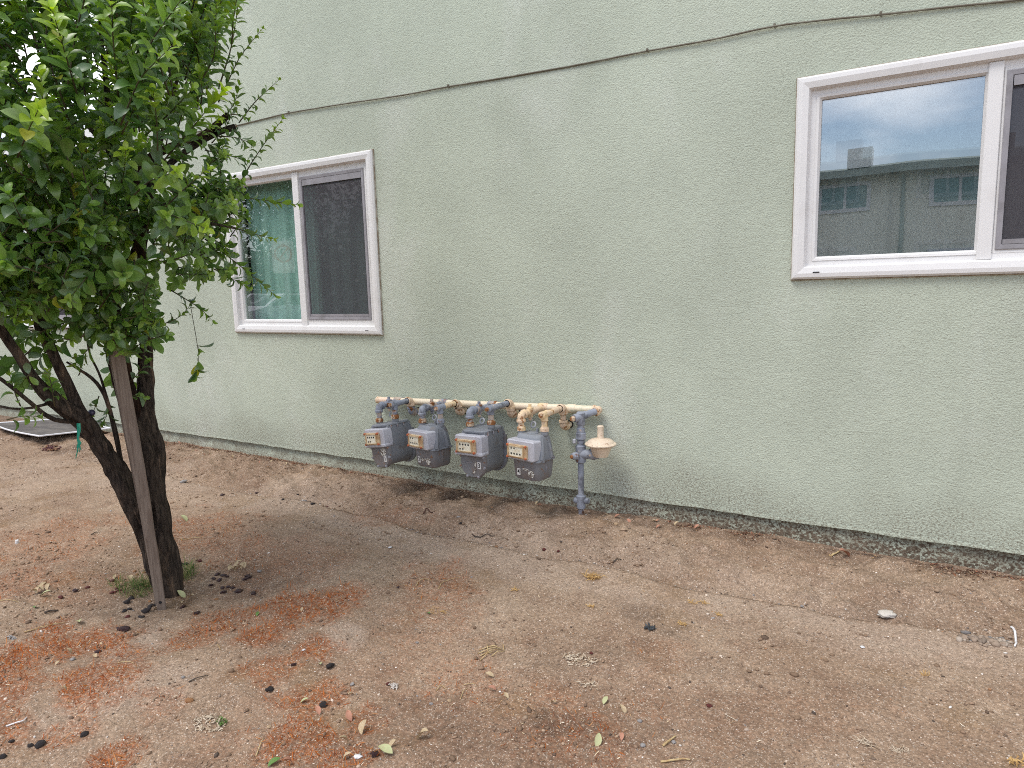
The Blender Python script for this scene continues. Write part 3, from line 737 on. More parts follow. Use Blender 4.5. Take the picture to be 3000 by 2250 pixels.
q = MB(); q.tube([(DX, RY, .538), (DX, RY, .55), (DX, RY, .60), (DX, RY, .618), (DX, RY, .622)], [.024, .020, .0195, .0205, .017], 16); q.build('vent_stack', MT['regulator'], rg, GO, smooth=True, angle=40)
for k in range(8):
    a = k * math.pi / 4 + .2; q = MB(); q.disc((DX + .090 * math.cos(a), RY + .090 * math.sin(a), .508), (0, 0, 1), .006, .012, 6); q.build('bolt', MT['regulator'], rg, GO)

# ------------------------------------------------------------------ gas meters
def dshape(w, ztop, zbot, r, y, n=7, inset=0):
    """flat top, big rounded lower corners"""
    w -= 2 * inset; zb = zbot + inset; zt = ztop - inset; r = max(.004, r - inset); pts = [(w / 2, y, zt), (-w / 2, y, zt)]
    for k in range(n):
        a = math.pi + math.pi / 2 * k / (n - 1); pts.append((-w / 2 + r + r * math.cos(a), y, zb + r + r * math.sin(a)))
    for k in range(n):
        a = 1.5 * math.pi + math.pi / 2 * k / (n - 1); pts.append((w / 2 - r + r * math.cos(a), y, zb + r + r * math.sin(a)))
    return pts
def index_unit(t, cx, cz, w, h, y, dial_dx, lip):
    """pale cover with the yellowed glass, four orange screws and dial"""
    q = MB(); q.rprism(w, h, .014, y - .055, y + .03, .006, cx, cz, 5)
    if lip: q.rprism(w + .012, .026, .011, y - .060, y + .02, .006, cx, cz - h / 2 + .006, 5)
    cov = q.build('index_cover', MT['lavender'], t, smooth=True, angle=40)
    fx0 = cx + dial_dx; fz = cz - .006; yy = y - .055
    q = MB(); q.rprism(w * .74, h * .70, .006, yy - .014, yy + .002, .003, fx0, fz, 4); fr = q.build('index_window', MT['yellowed'], t, smooth=True, angle=40)
    q = MB(); pframe(q, fx0 - w * .30, fx0 + w * .25, fz - h * .29, fz + h * .29, [(0, yy - .013), (0, yy - .020), (.006, yy - .021), (.007, yy - .0135)])
    q.build('inner_rim', MT['yellowed'], fr)
    q = MB(); q.rprism(w * .50, h * .50, .002, yy - .0160, yy - .0135, .0006, fx0 - w * .025, fz, 3); q.build('dial', MT['dial'], fr)
    for k in range(4):
        q = MB(); q.disc((fx0 - w * .19 + k * w * .105, yy - .0168, fz + (.012 if lip else -.016)), (0, 1, 0), .0062, .0012, 10); q.build('dial_hand', MT['ink'], fr)
    for k in range(2):
        q = MB(); q.disc((fx0 - w * .19 + k * w * .105, yy - .0168, fz - (.018 if lip else -.020)), (0, 1, 0), .0055, .0012, 10); q.build('dial_hand', MT['ink'], fr)
    for sx in (-1, 1):
        for sz in (-1, 1):
            q = MB(); q.tube([(fx0 + sx * w * .33, yy - .006, fz + sz * h * .30), (fx0 + sx * w * .33, yy - .022, fz + sz * h * .30), (fx0 + sx * w * .33, yy - .025, fz + sz * h * .30)], [.0085, .0085, .006], 10)
            q.build('screw', MT['orange'], t, smooth=True, angle=40)
def sticker_digit(t, d, x, z, y, w=.027, h=.046):
    q = MB(); q.rprism(w, h, .001, y - .0015, y + .002, .0004, x, z, 3); s = q.build('number_sticker', MT['sticker'], t)
    text_obj(d, h * .92, MT['ink'], s, Matrix.Translation((x, y - .0022, z)) @ FACE, 'number')
def meter_a(t, digit, nl, nr):
    """aluminium case: flat bolted top, two D-shaped covers with a drum between them"""
    W_, ZT, ZS, ZB = .198, -.040, -.170, -.350
    q = MB()
    q.loft([dshape(W_ * .96, ZT - .006, ZB + .008, .088, -.085), dshape(W_ * .96, ZT - .006, ZB + .008, .088, .13)])
    q.build('case', MT['meter'], t, smooth=True, angle=35)
    q = MB(); q.rprism(W_ + .006, .235, .05, 0, .016, .004, 0, 0, 7)
    q.v = [(x, z + .020, ZT - .012 + y) for x, y, z in q.v]; q.build('top_plate', MT['meter'], t, smooth=True, angle=35)
    q = MB()
    q.loft([dshape(W_, ZS, ZB, .088, -.112, inset=.006), dshape(W_, ZS, ZB, .088, -.104), dshape(W_ + .004, ZS, ZB - .004, .09, -.096), dshape(W_ + .004, ZS, ZB - .004, .09, -.086)])
    q.build('front_cover', MT['meterface'], t, smooth=True, angle=30)
    q = MB()
    q.loft([dshape(W_ + .016, ZT - .03, ZB - .006, .095, .122), dshape(W_ + .026, ZT - .06, ZB - .008, .098, .128), dshape(W_ + .020, ZT - .06, ZB - .004, .096, .148)])
    q.build('rear_cover', MT['meter'], t, smooth=True, angle=30)
    for x, z in ((-.092, ZS - .035), (.092, ZS - .035), (-.096, ZB + .075), (.096, ZB + .075), (-.045, ZB + .010), (.045, ZB + .010)):
        q = MB(); q.tube([(x, -.105, z), (x, -.117, z), (x, -.120, z)], [.009, .009, .006], 8); q.build('bolt', MT['bolt'], t, smooth=True, angle=40)
    for k in range(3):
        q = MB(); q.disc((W_ / 2 + .002, -.06 + .06 * k, ZT - .018), (0, 0, 1), .006, .022, 8); q.build('top_bolt', MT['bolt'], t)
    index_unit(t, -.008, -.125, .215, .128, -.085, -.012, True)
    q = MB(); q.rprism(.072, .040, .004, -.1145, -.110, .001, -.038, ZS - .055, 3); q.build('name_plate', MT['meterface'], t)
    q = MB(); q.rprism(.072, .004, .001, -.1165, -.110, .001, -.038, ZS - .078, 3); q.build('plate_ridge', MT['bolt'], t)
def meter_b(t, digit):
    """pressed case: pear-shaped hood over a pan, joined by a flanged seam"""
    def rr(w, d, r, z, cy=0, n=5):
        pts = []
        for qx, qy, a0 in ((1, 1, 0), (-1, 1, 90), (-1, -1, 180), (1, -1, 270)):
            for k in range(n):
                a = math.radians(a0 + 90 * k / (n - 1)); pts.append((qx * (w / 2 - r) + r * math.cos(a), cy + qy * (d / 2 - r) + r * math.sin(a), z))
        return pts
    q = MB(); q.loft([rr(.232, .200, .035, -.200), rr(.230, .196, .035, -.190), rr(.226, .186, .04, -.15), rr(.220, .172, .042, -.10), rr(.212, .150, .042, -.058), rr(.200, .132, .042, -.042), rr(.185, .115, .04, -.034)])
    for sx in (-1, 1):
        for yy in (-.045, .035): q.tube([(sx * .098, yy * .6, -.055), (sx * .112, yy, -.12), (sx * .116, yy * 1.3, -.195)], [.010, .013, .016], 8)
    q.build('hood', MT['meter'], t, smooth=True, angle=40)
    q = MB(); q.loft([rr(.226, .196, .03, -.212), rr(.246, .214, .04, -.209), rr(.248, .216, .04, -.203), rr(.240, .206, .035, -.198)]); q.build('seam_flange', MT['meter'], t, smooth=True, angle=40)
    q = MB(); q.loft([rr(.165, .130, .035, -.346), rr(.192, .160, .035, -.343), rr(.208, .176, .035, -.330), rr(.216, .190, .035, -.27), rr(.222, .196, .035, -.210)])
    for sx in (-1, 1): q.tube([(sx * .108, 0, -.212), (sx * .104, 0, -.28), (sx * .090, 0, -.338)], [.012, .011, .006], 8)
    q.build('pan', MT['meterface'], t, smooth=True, angle=40)
    for x, y in ((.122, -.05), (.122, .06), (-.122, -.05), (.06, .104)):
        q = MB(); q.disc((x, y, -.200), (0, 0, 1), .010, .022, 8); q.build('bolt', MT['meter'], t)
    q = MB(); q.tube([(.0, .0, -.040), (.0, .0, -.030), (.0, .0, -.026)], [.042, .040, .030], 16); q.disc((.022, .02, -.016), (0, 0, 1), .010, .03, 10); q.build('badge_cap', MT['meter'], t, smooth=True, angle=40)
    index_unit(t, -.006, -.130, .232, .136, -.078, -.018, False)
def label_bits(t, kind, y):
    if kind == 1:
        q = MB(); q.disc((.035, y, -.235), (0, 1, 0), .031, .002, 20); q.build('round_sticker', MT['peeled'], t)
        q = MB(); q.rprism(.05, .014, .001, y - .001, y + .002, .0004, -.05, -.212, 3); q.build('print_label', MT['peeled'], t)
        sticker_digit(t, '1', .048, -.285, y)
    elif kind == 3:
        q = MB(); q.tube([(.032, y + .001, -.235), (.020, y + .001, -.262), (.026, y + .001, -.285), (.010, y + .001, -.315), (-.004, y + .001, -.320)], [.006, .005, .007, .006, .004], 6); q.build('paper_scrap', MT['peeled'], t)
        sticker_digit(t, '3', .055, -.262, y)
    else:
        ring = MB(); ring.disc((.055, y, -.292), (0, 1, 0), .026, .002, 20)
        ring.build('round_sticker', MT['peeled'], t)
        q = MB(); q.rprism(.066, .020, .001, y - .001, y + .002, .0004, -.048, -.240, 3); q.build('print_label', layered('dark_print', (.13, .10, .09), .6, [((.45, .43, .42), 120, .56, .62)], sc=(1, 1, 4)), t)
        q = MB(); q.rprism(.050, .022, .001, y - .001, y + .002, .0004, .006 if kind == 4 else .0, -.266 if kind == 4 else -.285, 3); q.build('white_label', MT['peeled'], t)
        sticker_digit(t, str(kind), -.052, -.290, y)

METERS = [  # digit, type, left nut, right nut, wall point, yaw, roll
 (1, 'a', (-3.473, -.276, .541), (-3.317, -.276, .579), (-3.317, .574), -8, -8.5, 'gas meter with number 1 sticker, tilted and farthest left in the row'),
 (2, 'b', (-3.038, -.306, .576), (-2.876, -.306, .588), (-2.876, .608), -13, -1.5, 'gas meter with number 2 sticker and a pear shaped hood'),
 (3, 'a', (-2.604, -.338, .594), (-2.433, -.338, .619), (-2.433, .623), -2, -1.0, 'gas meter with number 3 sticker and a white paper streak'),
 (4, 'b', (-2.196, -.350, .602), (-2.026, -.350, .611), (-2.026, .573), -8, .5, 'gas meter with number 4 sticker under cream painted pipes')]
for num, ty, nl, nr, wp, yaw, roll, lab in METERS:
    mid = ((nl[0] + nr[0]) / 2, nl[1], (nl[2] + nr[2]) / 2)
    t = thing('gas_meter', lab, 'gas meter', (mid[0], mid[1], mid[2]), (0, math.radians(roll), math.radians(yaw)), 'gas meters along the wall')
    if ty == 'a': meter_a(t, str(num), nl, nr); label_bits(t, num, -.113)
    else: meter_b(t, str(num)); label_bits(t, num, -.0945); t.scale = (.93, .96, .93)
    # piping set of this meter (world coordinates, own thing: it hangs on the header)
    cream = num == 4
    P1 = MT['beige'] if cream else MT['bluegrey']; P2 = MT['beige'] if cream else MT['mixpaint']; P3 = MT['beige']
    ps = thing('meter_piping', {1: 'rusty grey and beige pipe bends above the meter numbered 1', 2: 'grey pipe bends with a yellow elbow above the meter numbered 2', 3: 'grey pipe bends with a hanging round tag above the meter numbered 3', 4: 'cream yellow pipe bends above the meter numbered 4'}[num], 'gas pipe', mid, (0, 0, 0), 'pipe bends above the meters')
    O = mid
    c_, s_ = math.cos(math.radians(roll)), math.sin(math.radians(roll))
    def nutpos(n):
        return (n[0], n[1], n[2])
    for n, mt in ((nl, MT['rust'] if num != 4 else MT['beige']), (nr, MT['rust'] if num in (1, 3) else (MT['beige'] if cream else MT['bluegrey']))):
        hexnut('union_nut', (n[0], n[1], n[2] - .006), (0, 0, 1), .029, .026, mt, ps, 8, O)
        q = MB(); collar(q, (n[0], n[1], n[2] - .03), (0, 0, 1), .024, .03); q.build('spud', MT['meter'], ps, O, smooth=True, angle=40)
    xl, yl, zl = nl; xr, yr, zr = nr
    zh = hz(xl); ze = max(zl + .082, zh - .005)
    pipe('nipple', [(xl, yl, zl), (xl, yl, ze - .03)], .019, P2, ps, org=O)
    yc = yl + .075
    elbow('elbow', (xl, yl, ze - .046), (xl, yl, ze), (xl, yl + .048, ze), .0245, P1, ps, O)
    pipe('inlet_pipe', [(xl, yl + .04, ze), (xl, HY - .02, zh)], .0195, P1, ps, org=O)
    # stop cock with square head on top and a nut below
    vy = yl + .115; vz = ze + (zh - ze) * .4
    q = MB(); q.tube([(xl, vy - .040, vz), (xl, vy - .036, vz), (xl, vy - .014, vz), (xl, vy + .014, vz), (xl, vy + .036, vz), (xl, vy + .040, vz)], [.019, .025, .023, .023, .025, .019], 12)
    q.tube([(xl, vy, vz - .040), (xl, vy, vz - .034), (xl, vy, vz + .028), (xl, vy, vz + .032)], [.012, .018, .023, .019], 12)
    q.box(xl - .009, xl + .009, vy - .006, vy + .006, vz + .028, vz + .052)
    q.build('stop_valve', P3 if cream else P2, ps, O, smooth=True, angle=35)
    hexnut('valve_nut', (xl, vy, vz - .044), (0, 0, -1), .012, .014, MT['beige'] if num != 2 else MT['bluegrey'], ps, 6, O)
    q = MB(); collar(q, (xl, HY, zh), (1, 0, .03), .031, .07); collar(q, (xl, HY - .034, zh), (0, 1, 0), .025, .018); q.build('header_tee', P2 if not cream else MT['beige'], ps, O, smooth=True, angle=40)
    # outlet: nipple, tee with plug to the front, run back to the wall, drop, elbow into the wall
    zt = zr + .090
    pipe('nipple', [(xr, yr, zr), (xr, yr, zt)], .019, P2, ps, org=O)
    q = MB(); q.tube([(xr, yr, zt - .044), (xr, yr, zt - .040), (xr, yr, zt - .026), (xr, yr, zt)], [.019, .0245, .0225, .0215], 14)
    q.tube([(xr, yr - .040, zt), (xr, yr - .036, zt), (xr, yr - .022, zt), (xr, yr + .022, zt), (xr, yr + .036, zt), (xr, yr + .040, zt)], [.019, .0245, .0225, .0225, .0245, .019], 14)
    q.build('tee', P1, ps, O, smooth=True, angle=40)
    hexnut('plug', (xr, yr - .046, zt), (0, -1, 0), .014, .016, MT['rust'], ps, 6, O)
    yb = -.092; zb = wp[1]
    pipe('outlet_pipe', [(xr, yr + .03, zt), (xr, yb - .03, zt)], .0195, P1 if num in (1, 3) else P3, ps, org=O)
    elbow('elbow', (xr, yb - .046, zt), (xr, yb, zt), (xr, yb, zt - .046), .0245, P3, ps, O)
    pipe('drop_nipple', [(xr, yb, zt - .03), (xr, yb, zb + .03)], .0195, P3, ps, org=O)
    elbow('elbow', (xr, yb, zb + .046), (xr, yb, zb), (xr, yb + .046, zb), .0245, P3 if num != 1 else P2, ps, O)
    pipe('wall_pipe', [(xr, yb + .03, zb), (xr, .02, zb)], .0195, MT['header'], ps, org=O)
    q = MB(); q.tube([(xr, -.004, zb), (xr, .001, zb)], [.024, .028], 14); q.build('wall_gap', MT['blackgap'], ps, O)
    # round tag hanging from the valve
    tx_, ty_, tz_ = xl + .035, vy - .02, vz - .078
    ring = []
    for k in range(18):
        a = 2 * math.pi * k / 18; ring.append((tx_ + .017 * math.cos(a), ty_ + .006 * math.sin(a), tz_ + .017 * math.sin(a)))
    q = MB(); q.tube(ring + ring[:1], .0058, 8, cap=False); q.tube([(tx_, ty_, tz_ + .018), (xl + .01, vy - .01, vz - .02)], .0015, 6); q.build('hanging_tag', MT['tag'], ps, O, smooth=True)

# ------------------------------------------------------------------ loose insect screen on the ground
corners = [(-9.30, -.50), (-8.83, -.02), (-7.62, -.06), (-7.86, -.66)]
pan_ = thing('window_screen', 'grey insect screen in a bent white frame lying on the dirt', 'window screen', (-8.4, -.35, 0))
CO = (-8.4, -.35, 0)
def lift(u, w): return .022 + .012 * (1 - u) * w
def quad(u, w):
    a, b, c_, d = [np.array(p) for p in corners]       # a left, b top, c right, d bottom
    p = (a * (1 - u) + b * u) * (1 - w) + (d * (1 - u) + c_ * u) * w
    return p
def bow(u, w): return .05 * math.sin(math.pi * w) * (1 - u)
for nm, f in (('frame_bar', lambda s: (0, s)), ('frame_bar', lambda s: (1, s)), ('frame_bar', lambda s: (s, 0)), ('frame_bar', lambda s: (s, 1))):
    path = []
    for k in range(13):
        u, w = f(k / 12); p = quad(u, w); z = .055 + lift(u, w)
        path.append((p[0] - .6 * bow(u, w), p[1] - bow(u, w), z))
    q = MB(); q.tube(path, .009, 6); q.build(nm, MT['screenframe'], pan_, CO, smooth=True, angle=40)
q = MB(); n = 12; vs_ = []
for i in range(n + 1):
    for j in range(n + 1):
        u, w = i / n, j / n; p = quad(u, w); z = .055 + lift(u, w) - .004 - .012 * math.sin(math.pi * u) * math.sin(math.pi * w) + .004 * math.sin(9 * u + 5 * w)
        vs_.append((p[0] - .6 * bow(u, w), p[1] - bow(u, w), z))
q.add(vs_, [(i * (n + 1) + j, (i + 1) * (n + 1) + j, (i + 1) * (n + 1) + j + 1, i * (n + 1) + j + 1) for i in range(n) for j in range(n)])
q.build('mesh_cloth', MT['meshcloth'], pan_, CO, smooth=True)

# ------------------------------------------------------------------ plum tree
base = on_ground(500, 1738)
vd = np.array([base[0] - CAM[0], base[1] - CAM[1], 0]); vd /= np.linalg.norm(vd)
def tp(px, py, dd=0.0):
    """point at depth dd behind/in front of the trunk base"""
    d = ray(px, py); t = (np.dot(base - CAM, vd) + dd) / np.dot(d, vd)
    return CAM + d * t
tree = thing('plum_tree', 'plum tree with glossy green leaves and dark furrowed bark beside the stake', 'tree', base)
TB = tuple(base)
def limb(nodes, seg=.02, n=18, rough=.16, seedk=0):
    P = np.array([tp(a, b, c) for a, b, c, r in nodes]); R = np.array([r for *_, r in nodes])
    dl = np.r_[0, np.cumsum(np.linalg.norm(np.diff(P, axis=0), axis=1))]
    m = max(4, int(dl[-1] / seg)); s = np.linspace(0, dl[-1], m)
    # smooth (Catmull-like) through cubic interpolation of each axis
    Q = np.array([np.interp(s, dl, P[:, k]) for k in range(3)]).T
    kk = max(1, int(.05 / seg)); ker = np.ones(2 * kk + 1) / (2 * kk + 1)
    Qp = np.array([np.convolve(np.pad(Q[:, k], kk, mode='reflect', reflect_type='odd'), ker, 'valid') for k in range(3)]).T
    return Qp, np.interp(s, dl, R), rough, seedk, n
def limb_mesh(mb, L_, cap=True):
    Q, R, rough, sk, n = L_
    ph = [random.random() * 6 for _ in range(8)]
    def wob(i, k, n):
        a = 2 * math.pi * k / n
        w = 1 + rough * (.40 * math.sin(4 * a + ph[0] + i * .05) + .30 * math.sin(7 * a + ph[1] - i * .06) + 1.7 * (vnoise(i * .16, k * .9 + sk * 7, 1) - .5) * 2 + .9 * (vnoise(i * .5, k * 1.0 + sk * 3, 1, 50) - .5))
        return max(.55, w * (1 + .10 * math.sin(i * .21 + ph[2]) * (rough > .1)))
    mb.tube([tuple(p) for p in Q], list(R), n, cap, wob=wob)
LIMBS = []
def addlimb(name, mat, nodes, n=16, rough=.16, cap=True):
    L_ = limb(nodes, .018 if nodes[0][3] > .02 else .03, n, rough, len(LIMBS)); LIMBS.append(L_)
    mb = MB(); limb_mesh(mb, L_); return mb.build(name, MT[mat], tree, TB, smooth=True)
addlimb('trunk', 'bark', [(512,1790,0,.0700),(507,1760,0,0.0619),(503,1735,0,0.0550),(490,1650,.0,0.0499),(468,1540,.0,0.0516),(452,1430,.01,0.0550),(440,1330,.02,0.0568),(425,1250,.03,0.0533),(424,1160,.05,0.0430),(428,1060,.07,0.0310),(424,960,.09,0.0258),(418,860,.11,0.0232),(415,760,.14,0.0206),(425,640,.18,0.0172),(440,520,.22,0.0138)], 20, .20)
addlimb('left_stem', 'bark', [(492,1745,-.01,0.0430),(462,1660,-.02,0.0447),(425,1570,-.03,0.0447),(390,1480,-.05,0.0430),(350,1400,-.07,0.0447),(310,1330,-.09,0.0464),(272,1270,-.11,0.0430),(238,1222,-.13,0.0396),(200,1200,-.16,0.0327),(160,1176,-.19,0.0292),(122,1140,-.22,0.0258),(88,1095,-.25,0.0232),(60,1050,-.28,0.0206),(20,990,-.32,0.0172),(-60,880,-.38,0.0138),(-120,740,-.42,0.0103)], 18, .22)
addlimb('middle_stem', 'redbark', [(405,1300,.02,.040),(385,1200,.01,.042),(362,1110,.0,.042),(340,1020,-.01,.042),(322,930,-.01,.042),(318,860,-.01,.043),(340,815,-.01,.040),(375,785,.0,.036),(404,750,.01,.030),(406,690,.02,.026),(392,620,.03,.024),(380,560,.03,.024),(400,510,.02,.022),(440,458,.0,.019),(510,425,.02,.016),(590,400,.03,.014),(640,362,.04,.014),(668,338,.05,.014)], 16, .18)
addlimb('branch', 'bark', [(240,1225,-.13,.032),(212,1155,-.14,.026),(185,1100,-.15,.024),(160,1050,-.17,.024),(140,1005,-.18,.022),(118,955,-.2,.020),(95,890,-.22,.016),(80,800,-.26,.012),(60,690,-.3,.009)], 14, .16)
addlimb('branch', 'bark', [(318,870,-.01,.034),(275,826,-.06,.024),(230,797,-.12,.020),(160,770,-.2,.014),(90,730,-.3,.010),(0,690,-.4,.007)], 12, .14)
addlimb('branch', 'bark', [(380,570,.03,.022),(352,480,.06,.020),(310,415,.10,.018),(255,362,.14,.015),(200,300,.2,.012),(140,210,.26,.009),(110,100,.3,.007)], 12, .14)
addlimb('branch', 'bark', [(345,465,.06,.018),(322,360,.05,.014),(312,270,.04,.012),(300,150,.02,.010),(290,20,.0,.008),(285,-120,0,.006)], 12, .14)
addlimb('branch', 'bark', [(425,640,.16,.018),(447,545,.12,.018),(495,480,.1,.017),(530,452,.1,.016),(600,405,.08,.015),(650,382,.06,.015),(690,372,.05,.016)], 12, .14)
addlimb('branch', 'bark', [(440,520,.22,.014),(480,380,.26,.011),(520,230,.3,.009),(560,80,.32,.007),(580,-80,.34,.005)], 10, .1)
addlimb('branch', 'bark', [(405,700,.04,.018),(440,650,-.1,.012),(500,640,-.2,.009),(600,650,-.25,.007),(690,670,-.28,.004)], 10, .1)
addlimb('branch', 'bark', [(362,1400,-.06,.010),(348,1320,-.06,.010),(334,1255,-.05,.010),(322,1200,-.06,.010),(305,1150,-.08,.009),(270,1105,-.1,.008),(235,1085,-.12,.006),(195,1060,-.14,.004)], 8, .08)
addlimb('branch', 'bark', [(366,1410,-.04,.009),(352,1330,-.03,.008),(342,1270,-.03,.008),(318,1180,-.03,.007),(290,1090,-.02,.006),(262,1040,-.02,.005),(250,960,0,.004)], 8, .08)
addlimb('branch', 'bark', [(410,1420,-.03,.013),(396,1350,-.06,.013),(385,1290,-.08,.012),(378,1180,-.09,.012),(366,1090,-.09,.011),(356,1010,-.08,.010),(350,920,-.06,.008),(352,860,-.04,.006)], 8, .08)
addlimb('branch', 'bark', [(225,1232,-.14,.013),(185,1236,-.17,.011),(145,1226,-.2,.010),(90,1180,-.25,.009),(30,1130,-.3,.008),(-40,1080,-.35,.007)], 8, .08)
addlimb('branch', 'bark', [(150,1180,-.2,.007),(105,1192,-.24,.006),(60,1203,-.26,.005),(0,1190,-.3,.005)], 8, .08)
for (a, b, c, r) in ((692, 371, .05, .0155),):
    p = tp(a, b, c); d = tp(692, 371, .05) - tp(650, 382, .06); d /= np.linalg.norm(d)
    q = MB(); q.disc(p + d * .002, d, r * .92, .004, 14); q.build('cut_end', layered('cut_wood', (.42, .28, .16), .8), tree, TB)
def twigpart(name, pts, r0, r1):
    P = [tp(*p) for p in pts]; dl = np.linspace(0, 1, 14); src = np.linspace(0, 1, len(P)); P = np.array(P)
    Q = np.array([np.interp(dl, src, P[:, k]) for k in range(3)]).T
    q = MB(); q.tube([tuple(p) for p in Q], list(np.linspace(r0, r1, 14)), 6); return q.build(name, MT['twig'], tree, TB, smooth=True)
t_ = twigpart('dry_twig', [(236, 990, -.16), (300, 930, -.16), (345, 850, -.15), (352, 835, -.1)], .0035, .0045)
t_.data.materials[0] = layered('grey_twig', (.19, .15, .125), .85)
twigpart('dry_twig', [(425, 880, .02), (430, 920, .02), (420, 935, .02)], .002, .0015).data.materials[0] = bpy.data.materials['grey_twig']

EXTRA = []
# ---- shoots and leaves
LEAFROWS = np.array([0, .12, .30, .52, .74, .90, 1.0]); LEAFW = np.array([.012, .10, .185, .240, .225, .125, .0])
def leaf_template(curl, fold):
    """length 1 along +x, upper side +z; 7 rows of 3 points"""
    V = []
    for s, w in zip(LEAFROWS, LEAFW):
        a = curl * s; x = math.sin(a) / curl if abs(curl) > 1e-3 else s; z = -(1 - math.cos(a)) / curl if abs(curl) > 1e-3 else 0
        for k in (-1, 0, 1): V.append((x, k * w, z + abs(k) * w * fold))
    F = [(3 * i + k, 3 * i + 3 + k, 3 * i + 4 + k, 3 * i + 1 + k) for i in range(6) for k in range(2)]
    return np.array(V), np.array(F)
TEMPL = [leaf_template(c, f) for c, f in ((.7, .45), (1.2, .6), (.35, .3), (1.7, .8))]
SIL = np.array([(-330,-330),(650,-330),(720,-60),(712,60),(690,150),(672,220),(640,300),(655,370),(690,410),(650,470),(665,540),(690,600),(660,680),(690,740),(640,780),(560,800),(520,840),(440,860),(440,920),(460,1000),(450,1090),(420,1160),(380,1190),(340,1120),(300,1000),(240,960),(190,1060),(240,1150),(200,1200),(120,1130),(60,1130),(40,1200),(-60,1210),(-330,1150)])
def inside(px, py, poly):
    r = np.zeros(np.shape(px), bool); n = len(poly); j = n - 1
    for i in range(n):
        xi, yi = poly[i]; xj, yj = poly[j]
        c = ((yi > py) != (yj > py)) & (px < (xj - xi) * (py - yi) / (yj - yi + 1e-9) + xi); r ^= c; j = i
    return r
leafP, leafD, leafN, leafL, leafC, leafT = [], [], [], [], [], []
stems = MB()
DK = np.array([.062, .140, .036]); MD = np.array([.205, .350, .064]); BR = np.array([.46, .62, .06]); YL = np.array([.36, .38, .05]); BL_ = np.array([.15, .24, .13])
def unit(v): return v / (np.linalg.norm(v) + 1e-9)
def shoot(P, tipnew, size, sp, start=0.15, ang=52, droop=0, keep=1.0):
    """P: polyline points; leaves alternate along it"""
    P = np.array(P); dl = np.r_[0, np.cumsum(np.linalg.norm(np.diff(P, axis=0), axis=1))]; Ltot = dl[-1]
    n = max(4, int(Ltot / .03)); s = np.linspace(0, Ltot, n); Q = np.array([np.interp(s, dl, P[:, k]) for k in range(3)]).T
    if Ltot > .1:
        Q[1:-1] = (Q[:-2] + 2 * Q[1:-1] + Q[2:]) / 4
    stems.tube([tuple(p) for p in Q], list(np.linspace(.0028 + .003 * min(1, Ltot), .0011, n)), 5)
    phi = random.random() * 6.28; d = start * Ltot
    while d < Ltot:
        p = np.array([np.interp(d, s, Q[:, k]) for k in range(3)]); k = min(n - 2, int(d / Ltot * (n - 1))); T = unit(Q[k + 1] - Q[k]); u = d / Ltot
        ref = np.array([0, 0, 1.0]) if abs(T[2]) < .85 else np.array([1.0, 0, 0])
        A = unit(np.cross(T, ref)); B = np.cross(T, A)
        phi += 2.399
        if random.random() < keep:
            side = A * math.cos(phi) + B * math.sin(phi)
            an = math.radians(ang + random.gauss(0, 12)) * (1 - .45 * u)
            D = unit(T * math.cos(an) + side * math.sin(an) + np.array([0, 0, -droop * (.5 + random.random())]))
            Nn = unit(T * math.sin(an) - side * math.cos(an) + np.array([0, 0, .5]) + np.random.normal(0, .25, 3))
            Nn = unit(Nn - D * np.dot(Nn, D))
            l = size * (.72 + .5 * random.random()) * (1.0 if u < .75 else 1.0 - .65 * (u - .75) / .25)
            new = tipnew * max(0, (u - .35) / .65) ** 1.3
            c = DK + (MD - DK) * random.random() ** 1.2
            if random.random() < .20: c = BL_ * (.8 + .5 * random.random())
            c = c * (1 - new) + BR * new * (.75 + .4 * random.random())
            if random.random() < .006: c = YL
            leafP.append(p + D * .006); leafD.append(D); leafN.append(Nn); leafL.append(l); leafC.append(c); leafT.append(random.randrange(4))
        d += sp * (.7 + .6 * random.random()) * (1 - .4 * u)
    # terminal tuft
    T = unit(Q[-1] - Q[-2]); A = unit(np.cross(T, np.array([.3, .5, .8]))); B = np.cross(T, A)
    for k in range(3):
        side = A * math.cos(phi + k * 2.1) + B * math.sin(phi + k * 2.1); D = unit(T + side * .45)
        Nn = unit(T * .5 - side); Nn = unit(Nn - D * np.dot(Nn, D)); c = MD * (1 - tipnew) + BR * tipnew * (.8 + .4 * random.random())
        leafP.append(Q[-1]); leafD.append(D); leafN.append(Nn); leafL.append(size * (.45 + .25 * random.random())); leafC.append(c); leafT.append(random.randrange(4))
np.random.seed(5)
LSEG = [((375,570),(443,458)),((443,458),(520,422)),((520,422),(640,360)),((640,360),(680,325)),((447,544),(527,456)),((527,456),(650,385)),((318,860),(405,765)),((352,480),(255,362)),((312,930),(318,860)),((405,765),(400,640))]
def near_limb(px, py, r=46):
    for (ax, ay), (bx, by) in LSEG:
        t = max(0, min(1, ((px - ax) * (bx - ax) + (py - ay) * (by - ay)) / ((bx - ax) ** 2 + (by - ay) ** 2)))
        if math.hypot(px - ax - t * (bx - ax), py - ay - t * (by - ay)) < r: return True
    return False
